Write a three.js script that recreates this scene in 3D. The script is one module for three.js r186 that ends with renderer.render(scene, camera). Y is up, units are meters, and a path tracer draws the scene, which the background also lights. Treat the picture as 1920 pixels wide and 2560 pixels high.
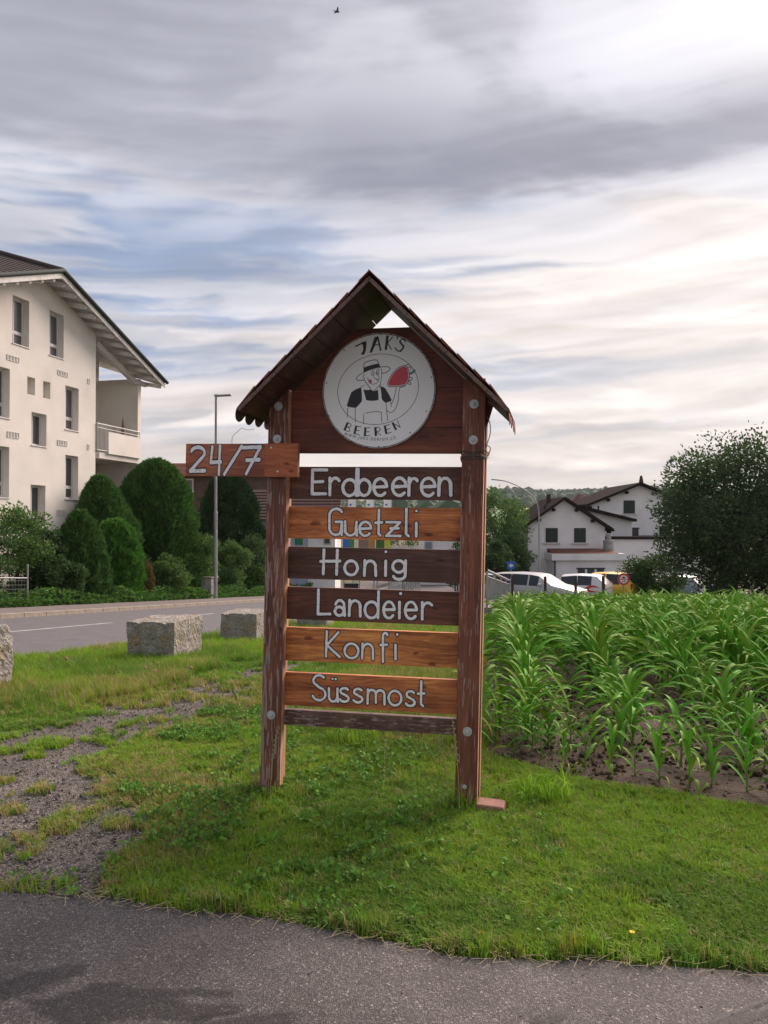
import * as THREE from 'three';
import { mergeGeometries, mergeVertices, toCreasedNormals } from 'three/addons/utils/BufferGeometryUtils.js';
import { RoundedBoxGeometry } from 'three/addons/geometries/RoundedBoxGeometry.js';

// ------------------------------------------------------------------ camera, sky, sun, exposure
const scene = new THREE.Scene();
const FOCAL = 1934, EYE = 1.55;                                     // focal length in pixels of a 1920 x 2560 picture
const camera = new THREE.PerspectiveCamera(2 * Math.atan(1280 / FOCAL) * 180 / Math.PI, 0.75, 0.05, 9000);
camera.position.set(0, EYE, 0);
camera.rotation.x = Math.atan(30 / FOCAL);
const renderer = new THREE.WebGLRenderer({ antialias: true });
renderer.setSize(768, 1024);
renderer.toneMapping = THREE.LinearToneMapping;
renderer.toneMappingExposure = 1.88;
const SKY = 0.615;                                                   // radiance of a white cloud
renderer.shadowMap.enabled = true;
const DEG = Math.PI / 180;
const SUN_AZ = 40 * DEG, SUN_EL = 36 * DEG;
const sunDir = new THREE.Vector3(Math.sin(SUN_AZ) * Math.cos(SUN_EL), Math.sin(SUN_EL), -Math.cos(SUN_AZ) * Math.cos(SUN_EL));
const sun = new THREE.DirectionalLight(new THREE.Color().setRGB(1, 0.8, 0.7), 3.4);
sun.position.copy(sunDir).multiplyScalar(80);
sun.castShadow = true; sun.shadow.radius = 78; sun.shadow.mapSize.set(2048, 2048);
Object.assign(sun.shadow.camera, { left: -60, right: 60, top: 60, bottom: -60, near: 1, far: 200 });
scene.add(sun);

// ------------------------------------------------------------------ random numbers and noise
const rng = (a) => () => { a = (a + 0x6d2b79f5) | 0; let t = Math.imul(a ^ (a >>> 15), 1 | a); t = (t + Math.imul(t ^ (t >>> 7), 61 | t)) ^ t; return ((t ^ (t >>> 14)) >>> 0) / 4294967296; };
const hash = (x, y, s = 0) => { let h = Math.imul(x | 0, 374761393) ^ Math.imul(y | 0, 668265263) ^ Math.imul(s | 0, 974711); h = Math.imul(h ^ (h >>> 13), 1274126177); return ((h ^ (h >>> 16)) >>> 0) / 4294967296; };
const noise = (x, y, s = 0) => {
  const i = Math.floor(x), j = Math.floor(y); let u = x - i, v = y - j; u = u * u * (3 - 2 * u); v = v * v * (3 - 2 * v);
  const a = hash(i, j, s), b = hash(i + 1, j, s), c = hash(i, j + 1, s), d = hash(i + 1, j + 1, s);
  return a + (b - a) * u + (c - a) * v + (a - b - c + d) * u * v;
};
const fbm = (x, y, o = 4, s = 0) => { let r = 0, a = 0.5, n = 0; for (let k = 0; k < o; k++) { r += a * noise(x, y, s + k); n += a; a *= 0.5; x *= 2.03; y *= 2.03; } return r / n; };
const noiseP = (x, y, p, s = 0) => {                                // noise that repeats every p cells
  const i = Math.floor(x), j = Math.floor(y); let u = x - i, v = y - j; u = u * u * (3 - 2 * u); v = v * v * (3 - 2 * v);
  const m = (k) => ((k % p) + p) % p, a = hash(m(i), m(j), s), b = hash(m(i + 1), m(j), s), c = hash(m(i), m(j + 1), s), d = hash(m(i + 1), m(j + 1), s);
  return a + (b - a) * u + (c - a) * v + (a - b - c + d) * u * v;
};
const fbmP = (x, y, p, o = 4, s = 0) => { let r = 0, a = 0.5, n = 0; for (let k = 0; k < o; k++) { r += a * noiseP(x, y, p, s + k); n += a; a *= 0.5; x *= 2; y *= 2; p *= 2; } return r / n; };
const noise3 = (x, y, z, s = 0) => { const k = Math.floor(z), w = z - k, t = w * w * (3 - 2 * w); return noise(x, y, s + k * 17) * (1 - t) + noise(x, y, s + (k + 1) * 17) * t; };
const sm = (a, b, x) => { const t = Math.min(1, Math.max(0, (x - a) / (b - a))); return t * t * (3 - 2 * t); };
const mix = (a, b, t) => a + (b - a) * t;
const lin = (c) => { c /= 255; return c <= 0.04045 ? c / 12.92 : ((c + 0.055) / 1.055) ** 2.4; };
const rgb = (r, g, b) => new THREE.Color().setRGB(r, g, b);

// ------------------------------------------------------------------ the sky: a high grey deck, a blue opening, pale streaks, a veiled low sun
{
  const W = 2048, H = 2048, data = new Float32Array(W * H * 4);
  const mixc = (a, b, t) => [mix(a[0], b[0], t), mix(a[1], b[1], t), mix(a[2], b[2], t)];
  for (let row = 0; row < H; row++) {
    const el = ((row + 0.5) / H - 0.5) * 180, er = el * DEG;
    for (let col = 0; col < W; col++) {
      const o = (row * W + col) * 4; data[o + 3] = 1;
      if (el < -0.6) { data[o] = 0.07; data[o + 1] = 0.08; data[o + 2] = 0.055; continue; }
      if (el > 62 && (row & 3 || col & 3)) { const b = ((row & ~3) * W + (col & ~3)) * 4; if (row & 3 && (row & ~3) >= 0) { data[o] = data[b]; data[o + 1] = data[b + 1]; data[o + 2] = data[b + 2]; continue; } data[o] = data[b]; data[o + 1] = data[b + 1]; data[o + 2] = data[b + 2]; continue; }
      const phi = ((col + 0.5) / W - 0.5) * 2 * Math.PI;            // x = cos(phi), z = sin(phi)
      const dx = Math.cos(phi) * Math.cos(er), dy = Math.sin(er), dz = Math.sin(phi) * Math.cos(er);
      const az = Math.atan2(dx, -dz) / DEG, e = Math.max(el, 0);
      const k = 1 / (0.16 + Math.max(dy, 0)), qx = dx * k, qz = dz * k;   // clouds lie on a layer overhead
      const wx = qx + 0.7 * (fbm(qx * 0.9 + 3, qz * 0.9, 3, 5) - 0.5), wz = qz + 0.7 * (fbm(qx * 0.9, qz * 0.9 + 9, 3, 9) - 0.5);
      const big = fbm(wx * 0.8 + 1.3, wz * 0.8 + 4.2, 4, 21), fine = fbm(wx * 2.6 + 7, wz * 4.2, 6, 33);
      const ef = e - 0.05 * az, wisp = fbm(az * 0.045 + fine * 0.9 + 4, e * 0.42 + az * 0.012 + fine * 0.7, 5, 47), hair = fbm(az * 0.11 + 2 * fine, ef * 1.5 + 3 * fine, 4, 131) - 0.5;
      const blue = mixc([206, 206, 212], [134, 153, 185], sm(0, 16, e));
      const low = mixc([226, 214, 205], mixc([204, 202, 210], [226, 218, 217], sm(-8, 14, az)), sm(1, 15, e));
      const high = mixc(low, [163, 164, 178], sm(19, 26, e + (fine - 0.5) * 7));
      const left = sm(2, -17, az) * sm(5, 12, e) * sm(27, 20, e);
      const open = sm(0.44, 0.64, wisp + 0.16 * left - 0.1 + 0.1 * (big - 0.5) - 0.3 * hair) * sm(27, 21, e) * mix(0.5, 0.9, left) * sm(30, 6, az);
      const cover = sm(0.28, 0.5, big + 0.14 * sm(18, 30, e));
      let c = mixc(blue, high, Math.max(mix(0.75, 1, cover), sm(24, 30, e)));
      c = mixc(c, blue, open);
      // streaks in the low sky
      const st = fbm(az * 0.03 + 9 + fine * 0.4, ef * 0.75 + fine * 1.1, 5, 71) + 0.25 * hair;
      c = mixc(c, [172, 175, 185], 0.62 * sm(0.5, 0.68, st) * sm(19, 9, e) * sm(0.5, 5, e) * sm(36, 14, az));
      c = mixc(c, [240, 229, 224], 0.6 * sm(0.52, 0.32, st) * sm(24, 14, e));
      const lift = 1 + mix(0.2, 0.1, sm(17, 26, e)) * hair + 0.22 * (fine - 0.5); c = c.map((v) => v * lift);
      // the underside of the deck: a long darker bank with a soft upper and a firmer lower edge
      const edge = 23.2 - 0.015 * az + (fine - 0.5) * 3 + (big - 0.5) * 1.6 + hair * 0.9;
      const bank = sm(edge - 1.0, edge + 0.8, e) * sm(edge + 8, edge + 1.5, e) * sm(-16, 2, az + (fine - 0.5) * 16);
      c = mixc(c, [140, 141, 156].map((v) => v * (1 + 0.05 * hair)), 0.78 * bank);
      // pale tufts and thin places in the deck
      const tuft = sm(0.5, 0.7, fine + 0.5 * (big - 0.42) + 0.06 * hair);
      c = mixc(c, [208, 208, 218], tuft * 0.5 * sm(16, 22, e) * (1 - 0.7 * bank));
      const thin = (a0, e0, ra, re) => Math.exp(-(((az - a0) / ra) ** 2) - ((e - e0) / re) ** 2);
      c = mixc(c, [218, 218, 228], Math.min(1, sm(0.3, 0.6, fine + 0.2 * hair) * 0.8 * thin(18, 30, 9, 3.6) + sm(0.4, 0.62, fine + 0.2 * hair) * 0.9 * thin(-25, 23.5, 9, 2.4)));
      // the veiled sun: cloud glows toward it
      const ang = Math.acos(Math.min(1, dx * sunDir.x + dy * sunDir.y + dz * sunDir.z)) / DEG, veil = mix(0.7, 1.2, fine) * (1 + 0.5 * hair) * (1 - 0.75 * bank);
      const g1 = (0.05 * Math.exp(-((ang / 45) ** 2)) + 0.2 * Math.exp(-((ang / 21) ** 2))) * veil, g2 = 1.2 * Math.exp(-((ang / 8) ** 2));
      data[o] = lin(c[0]) * SKY + g1 + g2; data[o + 1] = lin(c[1]) * SKY + 0.93 * g1 + 0.88 * g2; data[o + 2] = lin(c[2]) * SKY + 0.82 * g1 + 0.68 * g2;
    }
  }
  const t = new THREE.DataTexture(data, W, H, THREE.RGBAFormat, THREE.FloatType);
  t.mapping = THREE.EquirectangularReflectionMapping; t.magFilter = THREE.LinearFilter; t.needsUpdate = true;
  scene.background = t; scene.environment = t;
}
scene.fog = new THREE.FogExp2(new THREE.Color().setRGB(0.72, 0.8, 0.9), 0.00009);

// ------------------------------------------------------------------ helpers: naming, tagging, geometry
const taken = new Map();
const numbered = (n) => { const k = taken.get(n) ?? 0; taken.set(n, k + 1); return k ? n + '_' + String(k).padStart(3, '0') : n; };
function shade(o) { o.traverse((m) => { if (m.isMesh) { m.castShadow = true; m.receiveShadow = true; } }); return o; }
function thing(name, label, category, x = 0, y = 0, z = 0, turn = 0, group) {
  const o = new THREE.Group(); o.name = numbered(name); o.position.set(x, y, z); o.rotation.y = turn;
  o.userData = { label, category }; if (group) o.userData.group = group;
  scene.add(o); return o;
}
function solo(name, geo, mat, label, category, group) {
  const m = new THREE.Mesh(geo, mat); m.name = numbered(name); m.castShadow = m.receiveShadow = true;
  m.userData = { label, category }; if (group) m.userData.group = group; scene.add(m); return m;
}
function part(name, geo, mat, parent, label) {
  const m = new THREE.Mesh(geo, mat); m.name = name; m.castShadow = m.receiveShadow = true; if (label) m.userData.label = label; parent.add(m); return m;
}
function struct(name, geo, mat) {
  const m = new THREE.Mesh(geo, mat); m.name = numbered(name); m.castShadow = m.receiveShadow = true; m.userData.kind = 'structure'; scene.add(m); return m;
}
function stuff(name, o, label, category, parent = scene) { o.name = parent === scene ? numbered(name) : name; o.castShadow = o.receiveShadow = true; o.userData = parent === scene ? { label, category, kind: 'stuff' } : { kind: 'stuff' }; parent.add(o); return o; }
function copy(o, label) { const c = o.clone(); c.name = numbered(o.name.replace(/_\d\d\d$/, '')); c.userData = { ...o.userData }; if (label) c.userData.label = label; scene.add(c); return c; }
const M4 = () => new THREE.Matrix4();
const move = (g, x, y, z) => g.translate(x, y, z);
const clean = (g) => { let q = g.index ? g.toNonIndexed() : g; for (const k of Object.keys(q.attributes)) if (!['position', 'normal', 'uv', 'color'].includes(k)) q.deleteAttribute(k); return q; };
const join = (list) => { const q = list.map(clean), col = q.every((g) => g.attributes.color); if (!col) q.forEach((g) => g.deleteAttribute('color')); return mergeGeometries(q, false); };
function box(w, h, d, x = 0, y = 0, z = 0) { return new THREE.BoxGeometry(w, h, d).translate(x, y, z); }
function span(x0, x1, y0, y1, z0, z1) { return box(x1 - x0, y1 - y0, z1 - z0, (x0 + x1) / 2, (y0 + y1) / 2, (z0 + z1) / 2); }
function bevel(w, h, d, r = 0.006) { return new RoundedBoxGeometry(w, h, d, 1, r); }
function tri(g0) {                                                  // uv in metres from the face directions
  const g = clean(g0); if (!g.attributes.normal) g.computeVertexNormals();
  const p = g.attributes.position, uv = new Float32Array(p.count * 2), a = new THREE.Vector3(), b = new THREE.Vector3(), c = new THREE.Vector3();
  for (let i = 0; i < p.count; i += 3) {
    a.fromBufferAttribute(p, i); b.fromBufferAttribute(p, i + 1); c.fromBufferAttribute(p, i + 2);
    const n = b.clone().sub(a).cross(c.clone().sub(a)), ax = Math.abs(n.x), ay = Math.abs(n.y), az = Math.abs(n.z);
    [a, b, c].forEach((v, k) => { const q = ax > ay && ax > az ? [v.z, v.y] : ay > az ? [v.x, v.z] : [v.x, v.y]; uv[(i + k) * 2] = q[0]; uv[(i + k) * 2 + 1] = q[1]; });
  }
  g.setAttribute('uv', new THREE.BufferAttribute(uv, 2)); return g;
}
function bar(a, b, r0, r1 = r0, seg = 8) {                          // a tapered rod from a to b
  const A = new THREE.Vector3(...a), B = new THREE.Vector3(...b), d = B.clone().sub(A), g = new THREE.CylinderGeometry(r1, r0, d.length(), seg);
  g.translate(0, d.length() / 2, 0).applyQuaternion(new THREE.Quaternion().setFromUnitVectors(new THREE.Vector3(0, 1, 0), d.clone().normalize())).translate(A.x, A.y, A.z); return g;
}
function tube(pts, r, seg = 24, rad = 6) { return new THREE.TubeGeometry(new THREE.CatmullRomCurve3(pts.map((p) => new THREE.Vector3(...p))), seg, r, rad); }
function poly(pts, depth, bev = 0) { const s = new THREE.Shape(pts.map((p) => new THREE.Vector2(...p))); return new THREE.ExtrudeGeometry(s, { depth, bevelEnabled: bev > 0, bevelSize: bev, bevelThickness: bev, bevelSegments: 1, curveSegments: 8 }); }
function meshOf(pos, idx, uv, col) {
  const g = new THREE.BufferGeometry(); g.setAttribute('position', new THREE.Float32BufferAttribute(pos, 3)); if (uv) g.setAttribute('uv', new THREE.Float32BufferAttribute(uv, 2)); if (col) g.setAttribute('color', new THREE.Float32BufferAttribute(col, 3));
  if (idx) g.setIndex(idx); g.computeVertexNormals(); return g;
}

// ------------------------------------------------------------------ textures (grain, speckle, stains, lettering)
function dataTex(n, fn, srgb = true, m = n) {
  const d = new Uint8Array(n * m * 4); for (let y = 0; y < m; y++) for (let x = 0; x < n; x++) { const c = fn(x / n, y / m, x, y), o = (y * n + x) * 4; for (let k = 0; k < 3; k++) d[o + k] = Math.max(0, Math.min(255, c[k])); d[o + 3] = 255; }
  const t = new THREE.DataTexture(d, n, m); t.magFilter = THREE.LinearFilter; t.minFilter = THREE.LinearMipmapLinearFilter; t.wrapS = t.wrapT = THREE.RepeatWrapping; if (srgb) t.colorSpace = THREE.SRGBColorSpace; t.needsUpdate = true; return t;
}
const rep = (t, x, y = x) => { const q = t.clone(); q.repeat.set(x, y); q.needsUpdate = true; return q; };
// worley distance that repeats: [nearest, second, cell value]
function cells(x, y, p, s) {
  let d1 = 9, d2 = 9, id = 0; const i = Math.floor(x), j = Math.floor(y), m = (k) => ((k % p) + p) % p;
  for (let a = -1; a < 2; a++) for (let b = -1; b < 2; b++) { const u = m(i + a), v = m(j + b), fx = i + a + hash(u, v, s), fy = j + b + hash(u, v, s + 1), d = Math.hypot(fx - x, fy - y); if (d < d1) { d2 = d1; d1 = d; id = hash(u, v, s + 2); } else if (d < d2) d2 = d; }
  return [d1, d2, id];
}
const std = (o) => new THREE.MeshStandardMaterial({ roughness: 0.9, metalness: 0, ...o });
const phys = (o) => new THREE.MeshPhysicalMaterial({ roughness: 0.9, metalness: 0, ...o });
const leafMat = (o) => phys({ side: THREE.DoubleSide, transmission: 0.4, thickness: 0, roughness: 0.85, vertexColors: true, specularIntensity: 0.35, ...o });

// coarse worn asphalt: stones in a dark binder, 1.6 m across
const aspN = 1024, aspH = new Float32Array(aspN * aspN);
const asphaltTex = dataTex(aspN, (u, v, x, y) => {
  const [d1, d2, id] = cells(u * 250, v * 250, 250, 3), [e1, , id2] = cells(u * 110, v * 110, 110, 8);
  let stone = sm(0.05, 0.3, d2 - d1), big = id2 > 0.82 ? sm(0.36, 0.2, e1) : 0; aspH[y * aspN + x] = Math.max(stone * (0.5 + 0.5 * id), big);
  const wear = fbmP(u * 6, v * 6, 6, 5, 15), b = mix(66, 74 + id * 66, stone) * mix(0.78, 1.16, wear); let c = [b * 1.03, b, b * 0.99];
  if (big > 0) { const q = 90 + 85 * hash(id2 * 9999, 3); c = c.map((k, n) => mix(k, q * [1.05, 1, 0.93][n], big * 0.8)); } return c;
});
const asphaltBump = dataTex(aspN, (u, v, x, y) => { const k = aspH[y * aspN + x] * 255; return [k, k, k]; }, false);
const roadTex = dataTex(512, (u, v) => { const g = noiseP(u * 256, v * 256, 256, 2), w = fbmP(u * 5, v * 5, 5, 5, 7); const b = 84 + 32 * g * g + 26 * (w - 0.5); return [b * 1.0, b * 0.985, b]; });
const gravelTex = dataTex(1024, (u, v) => {
  const [d1, d2, id] = cells(u * 70, v * 70, 70, 4), [e1, e2, id2] = cells(u * 160, v * 160, 160, 6), w = fbmP(u * 5, v * 5, 5, 5, 3), s = sm(0.02, 0.22, d2 - d1) * (id > 0.35 ? 1 : 0), s2 = sm(0.02, 0.3, e2 - e1);
  let b = mix(62, mix(78, 96 + 75 * id, s), 0.35 + 0.65 * s2) * mix(0.78, 1.2, w) * (0.85 + 0.3 * id2); return [b * 1.05, b * 0.99, b * 0.91];
});
const gravelBump = dataTex(512, (u, v) => { const [d1, d2, id] = cells(u * 70, v * 70, 70, 4); const k = 255 * sm(0, 0.4, d2 - d1) * (0.4 + 0.6 * id); return [k, k, k]; }, false);
const soilTex = dataTex(512, (u, v) => { const [d1, d2, id] = cells(u * 60, v * 60, 60, 5), w = fbmP(u * 6, v * 6, 6, 5, 30), f = noiseP(u * 256, v * 256, 256, 9); const b = (42 + 34 * w + 18 * f) * (0.8 + 0.35 * id); return [b * 1.12, b * 0.92, b * 0.74]; });
const soilBump = dataTex(512, (u, v) => { const [d1, d2] = cells(u * 60, v * 60, 60, 5); const k = 255 * (0.6 * (1 - d1) + 0.4 * fbmP(u * 30, v * 30, 30, 3, 2)); return [k, k, k]; }, false);
const thatchTex = dataTex(512, (u, v) => { const w = fbmP(u * 8, v * 8, 8, 5, 30), f = noiseP(u * 200, v * 200, 200, 9), d = fbmP(u * 4, v * 4, 4, 3, 50); const b = 50 + 45 * w + 26 * f; return [b * mix(0.86, 1.18, d), b * 0.98, b * 0.56]; });
const graniteTex = dataTex(512, (u, v) => {
  const [, , id] = cells(u * 90, v * 90, 90, 5), [, , i2] = cells(u * 45, v * 45, 45, 15), w = fbmP(u * 4, v * 4, 4, 5, 3);
  let b = id < 0.25 ? 84 : id < 0.6 ? 138 : 168; b = mix(b, i2 < 0.25 ? 100 : 160, 0.35) * mix(0.82, 1.14, w); const rust = 0.6 * sm(0.56, 0.8, fbmP(u * 7, v * 7, 7, 4, 61)); return [b * mix(1, 1.1, rust), b * mix(0.99, 0.95, rust), b * mix(0.97, 0.72, rust)];
});
const graniteBump = dataTex(512, (u, v) => { const k = 255 * fbmP(u * 14, v * 14, 14, 5, 77); return [k, k, k]; }, false);
const plasterTex = dataTex(512, (u, v) => { const f = noiseP(u * 256, v * 256, 256, 4), w = fbmP(u * 4, v * 4, 4, 5, 8); const b = 236 + 10 * (f - 0.5) + 22 * (w - 0.5); return [b, b, b]; });
const plasterBump = dataTex(512, (u, v) => { const k = 255 * fbmP(u * 90, v * 90, 90, 3, 4); return [k, k, k]; }, false);
const grainTex = dataTex(256, (u, v) => { const f = noiseP(u * 128, v * 128, 128, 4), w = fbmP(u * 5, v * 5, 5, 4, 8); const b = 205 + 60 * (f - 0.5) + 60 * (w - 0.5); return [b, b, b]; });

// painted and stained softwood: grain along u, knots, patchy stain; flecks where old paint has come off
function woodPixels(w, h, base, seed, { knots = 3, fleck = 0, contrast = 1, aspect = w / h } = {}) {
  const R = rng(seed), ks = Array.from({ length: knots }, () => [R(), R(), 0.03 + 0.05 * R()]), out = new Uint8ClampedArray(w * h * 4);
  for (let y = 0; y < h; y++) for (let x = 0; x < w; x++) {
    let u = x / h, v = y / h, kd = 0;                                // in board heights
    for (const [kx, ky, kr] of ks) { const dx = (u - kx * aspect) * 0.42, dy = v - ky, d = Math.hypot(dx, dy) * (0.75 + 0.6 * noise(u * 9, v * 14, seed + 77)); v += (dy > 0 ? 1 : -1) * 0.05 * Math.exp(-((d / (kr * 2.6)) ** 2)); kd = Math.max(kd, sm(kr * 1.25, kr * 0.45, d)); }
    const band = noise(u * 0.35 + 3, v * 5 + seed, seed), warp = fbm(u * 0.6, v * 2, 3, seed + 3), g = noise(u * 1.2, (v + warp * 0.35) * 26, seed + 5), f = noise(u * 6, v * 110, seed + 9), patch = fbm(u * 1.1, v * 1.3, 4, seed + 13);
    let m = 1 + contrast * (0.34 * (g - 0.5) + 0.22 * (f - 0.5) + 0.3 * (band - 0.5) + 0.5 * (patch - 0.5)); m *= 1 - 0.36 * kd;
    let c = [base[0] * m, base[1] * mix(m, m * m, 0.35), base[2] * mix(m, m * m, 0.45)];
    if (fleck) { const q = fbm(u * 2.3, v * 17, 4, seed + 31) + 0.25 * (fbm(u * 0.5, v * 1.2, 3, seed + 37) - 0.5), a = sm(0.66 - 0.1 * fleck, 0.71 - 0.1 * fleck, q); c = [mix(c[0], 152, a * 0.8), mix(c[1], 138, a * 0.8), mix(c[2], 134, a * 0.8)]; }
    const o = (y * w + x) * 4; out[o] = c[0]; out[o + 1] = c[1]; out[o + 2] = c[2]; out[o + 3] = 255;
  }
  return out;
}
function canvasOf(w, h, pixels) { const c = document.createElement('canvas'); c.width = w; c.height = h; if (pixels) c.getContext('2d').putImageData(new ImageData(pixels, w, h), 0, 0); return c; }
function texOf(c) { const t = new THREE.CanvasTexture(c); t.colorSpace = THREE.SRGBColorSpace; t.magFilter = THREE.LinearFilter; return t; }
const woodTex = (w, h, base, seed, o) => texOf(canvasOf(w, h, woodPixels(w, h, base, seed, o)));

// ------------------------------------------------------------------ lie of the land: level here, then falling gently away down the road
function ground(z) {
  const D = -z; if (D < 5) return 0; if (D < 9) return -0.075 * (D - 5) ** 2 / 8; if (D < 45) return -0.15 - 0.075 * (D - 9);
  if (D < 75) { const t = D - 45; return -2.85 - 0.075 * t + 0.075 * t * t / 60; } return -3.975;
}
const at = (px, py, D) => { const a = Math.atan(30 / FOCAL), X = (px - 960) / FOCAL, Y = -(py - 1280) / FOCAL, d = Math.cos(a) - Y * Math.sin(a), y = Y * Math.cos(a) + Math.sin(a); return [X * D / d, EYE + y * D / d, -D]; };   // survey of the site: bearing and height at a known distance
// the road runs 13 degrees off the camera's axis: s along it, L to its left from the far kerb
const RA = 13 * DEG, UX = Math.sin(RA), UZ = -Math.cos(RA), WX = Math.cos(RA), WZ = Math.sin(RA), KX = -10.74, KZ = -21.68;
const road = (s, L) => [KX + s * UX - L * WX, KZ + s * UZ - L * WZ];
const gardenAt = (px, L) => { const t = (px - 960) / FOCAL, kx = KX - L / Math.cos(RA), m = Math.tan(RA), D = (kx + m * KZ) / (t - m); return [t * D, -D]; };
// strip of ground in road coordinates
function roadSheet(s0, s1, L0, L1, up0, up1, step = 1, scale = 1) {
  const pos = [], uv = [], idx = [], n = Math.ceil((s1 - s0) / step);
  for (let i = 0; i <= n; i++) { const s = mix(s0, s1, i / n); [[L0, up0], [L1, up1]].forEach(([L, up]) => { const [x, z] = road(s, L); pos.push(x, ground(z) + up, z); uv.push(s * scale, L * scale); }); if (i) { const k = i * 2; idx.push(k - 2, k - 1, k, k, k - 1, k + 1); } }
  return meshOf(pos, idx, uv);
}
function sheet(x0, x1, za, zb, up, nx = 40, nz = 20, scale = 1, bump = 0) {  // za, zb: z of the near and far edge at x
  const pos = [], uv = [], idx = [];
  for (let i = 0; i <= nx; i++) { const x = mix(x0, x1, i / nx), a = za(x), b = zb(x); for (let j = 0; j <= nz; j++) { const z = mix(a, b, j / nz); pos.push(x, ground(z) + up + bump * (fbm(x * 2.5, z * 2.5, 3, 4) - 0.5), z); uv.push(x * scale, z * scale); if (i && j) { const k = i * (nz + 1) + j, l = k - nz - 1; idx.push(l - 1, k - 1, l, l, k - 1, k); } } }
  return meshOf(pos, idx, uv);
}
const lerpPts = (pts) => (x) => { if (x <= pts[0][0]) return pts[0][1]; for (let i = 1; i < pts.length; i++) if (x <= pts[i][0]) return mix(pts[i - 1][1], pts[i][1], (x - pts[i - 1][0]) / (pts[i][0] - pts[i - 1][0])); return pts[pts.length - 1][1]; };
const driveEdge0 = lerpPts([[-14, -4.3], [-4, -3.5], [-1.61, -3.27], [-1.1, -3.2], [-0.49, -3.07], [0.28, -2.79], [0.77, -2.76], [1.32, -2.69], [3, -2.5], [14, -1.6]]);
const driveEdge = (x) => driveEdge0(x) + 0.05 * (fbm(x * 5, 1, 4, 3) - 0.5);
const fieldEdge0 = lerpPts([[0.6, -5.25], [0.67, -5.2], [1.08, -4.75], [1.49, -4.52], [2.07, -4.19], [6, -2.4], [14, 1.5]]);
const fieldEdge = (x) => fieldEdge0(x) + 0.12 * (fbm(x * 4, 2, 4, 8) - 0.5);
const fieldLeft = (z) => (-z < 12 ? 0.67 + 0.137 * (-z - 5.2) : 1.6 + 0.195 * (-z - 12));
const fieldFar = (x) => -(x < 1.6 ? (x - 0.67) / 0.137 + 5.2 : (x - 1.6) / 0.195 + 12);

// ------------------------------------------------------------------ the setting: ground, road, pavement, driveway, field soil
const thatchMat = std({ map: rep(thatchTex, 0.9), bumpMap: rep(soilBump, 0.9), bumpScale: 0.01 });
{
  const zs = [8, 2, 0, -2, -4, -4.8, -5]; for (let d = 5.25; d <= 9; d += 0.25) zs.push(-d); for (let d = 12; d <= 45; d += 3) zs.push(-d); for (let d = 45.75; d <= 75; d += 0.75) zs.push(-d); zs.push(-100, -160, -260, -420, -700);
  const xs = [-700, -300, -120, -60, -30, -16, -8, -4, 0, 4, 8, 16, 30, 60, 120, 300, 700], pos = [], uv = [], idx = [];
  zs.forEach((z, i) => xs.forEach((x, j) => { pos.push(x, ground(z) - 0.014, z); uv.push(x, z); if (i && j) { const k = i * xs.length + j, l = k - xs.length; idx.push(l - 1, l, k - 1, l, k, k - 1); } }));
  struct('ground', meshOf(pos, idx, uv), thatchMat);
}
const asphaltMat = std({ map: rep(asphaltTex, 1 / 1.6), bumpMap: rep(asphaltBump, 1 / 1.6), bumpScale: 0.0025, color: rgb(0.86, 0.83, 0.82), roughness: 0.85 });
struct('driveway', sheet(-14, 14, () => 7, driveEdge, 0.004, 220, 30), asphaltMat);
// dark oily marks on the driveway, with ragged outlines
const drive = scene.children[scene.children.length - 1];
const stainA = [1, 2].map((k) => dataTex(256, (u, v) => { const d = Math.hypot(u - 0.5, v - 0.5) * 2, n = fbm(u * 5, v * 5, 6, k * 9), a = 255 * 0.5 * sm(0.12, -0.12, d - 0.95 + 1.5 * (0.62 - n)) * (0.55 + 0.45 * noise(u * 120, v * 120, k)); return [a, a, a]; }, false));
[[-0.86, -2.5, 0.42, 0.13, 0], [-0.45, -2.42, 0.22, 0.06, 1], [0.52, -2.44, 0.07, 0.03, 1], [-1.25, -2.62, 0.3, 0.09, 1], [1.05, -2.4, 0.3, 0.05, 0]].forEach(([cx, cz, rx, rz, k], n) => { const g = new THREE.PlaneGeometry(rx * 2, rz * 2).rotateX(-Math.PI / 2); const m = part('oil_stain', g, std({ color: rgb(0.03, 0.029, 0.03), roughness: 0.7, alphaMap: stainA[k], transparent: true }), drive, 'dark oily stain on the driveway'); m.position.set(cx, 0.008 + n * 0.0006, cz); m.rotation.y = 0.12 * n; });
const roadMat = std({ map: rep(roadTex, 0.5), color: rgb(0.95, 0.93, 0.97), roughness: 0.85 });
const roadMesh = struct('road', roadSheet(-34, 62, -8.6, 0, 0.0, 0.0, 0.8), roadMat);
const paintMat = std({ map: rep(grainTex, 1.5), color: rgb(0.72, 0.71, 0.7), roughness: 0.8 });
for (const [a, b] of [[-16.5, -12.5], [-11, -8], [-6, -1.2], [1.7, 4.65], [6.8, 9.8], [11.9, 14.9], [17, 20], [22.1, 25.1], [27.2, 30.2], [32, 35]]) part('lane_marking', roadSheet(a, b, -4.33, -4.19, 0.004, 0.004, 0.5), paintMat, roadMesh);
part('edge_marking', roadSheet(30, 60, -8.2, -8.05, 0.004, 0.004, 0.8), paintMat, roadMesh);
part('edge_marking', roadSheet(34, 60, -0.75, -0.6, 0.004, 0.004, 0.8), paintMat, roadMesh);
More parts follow.
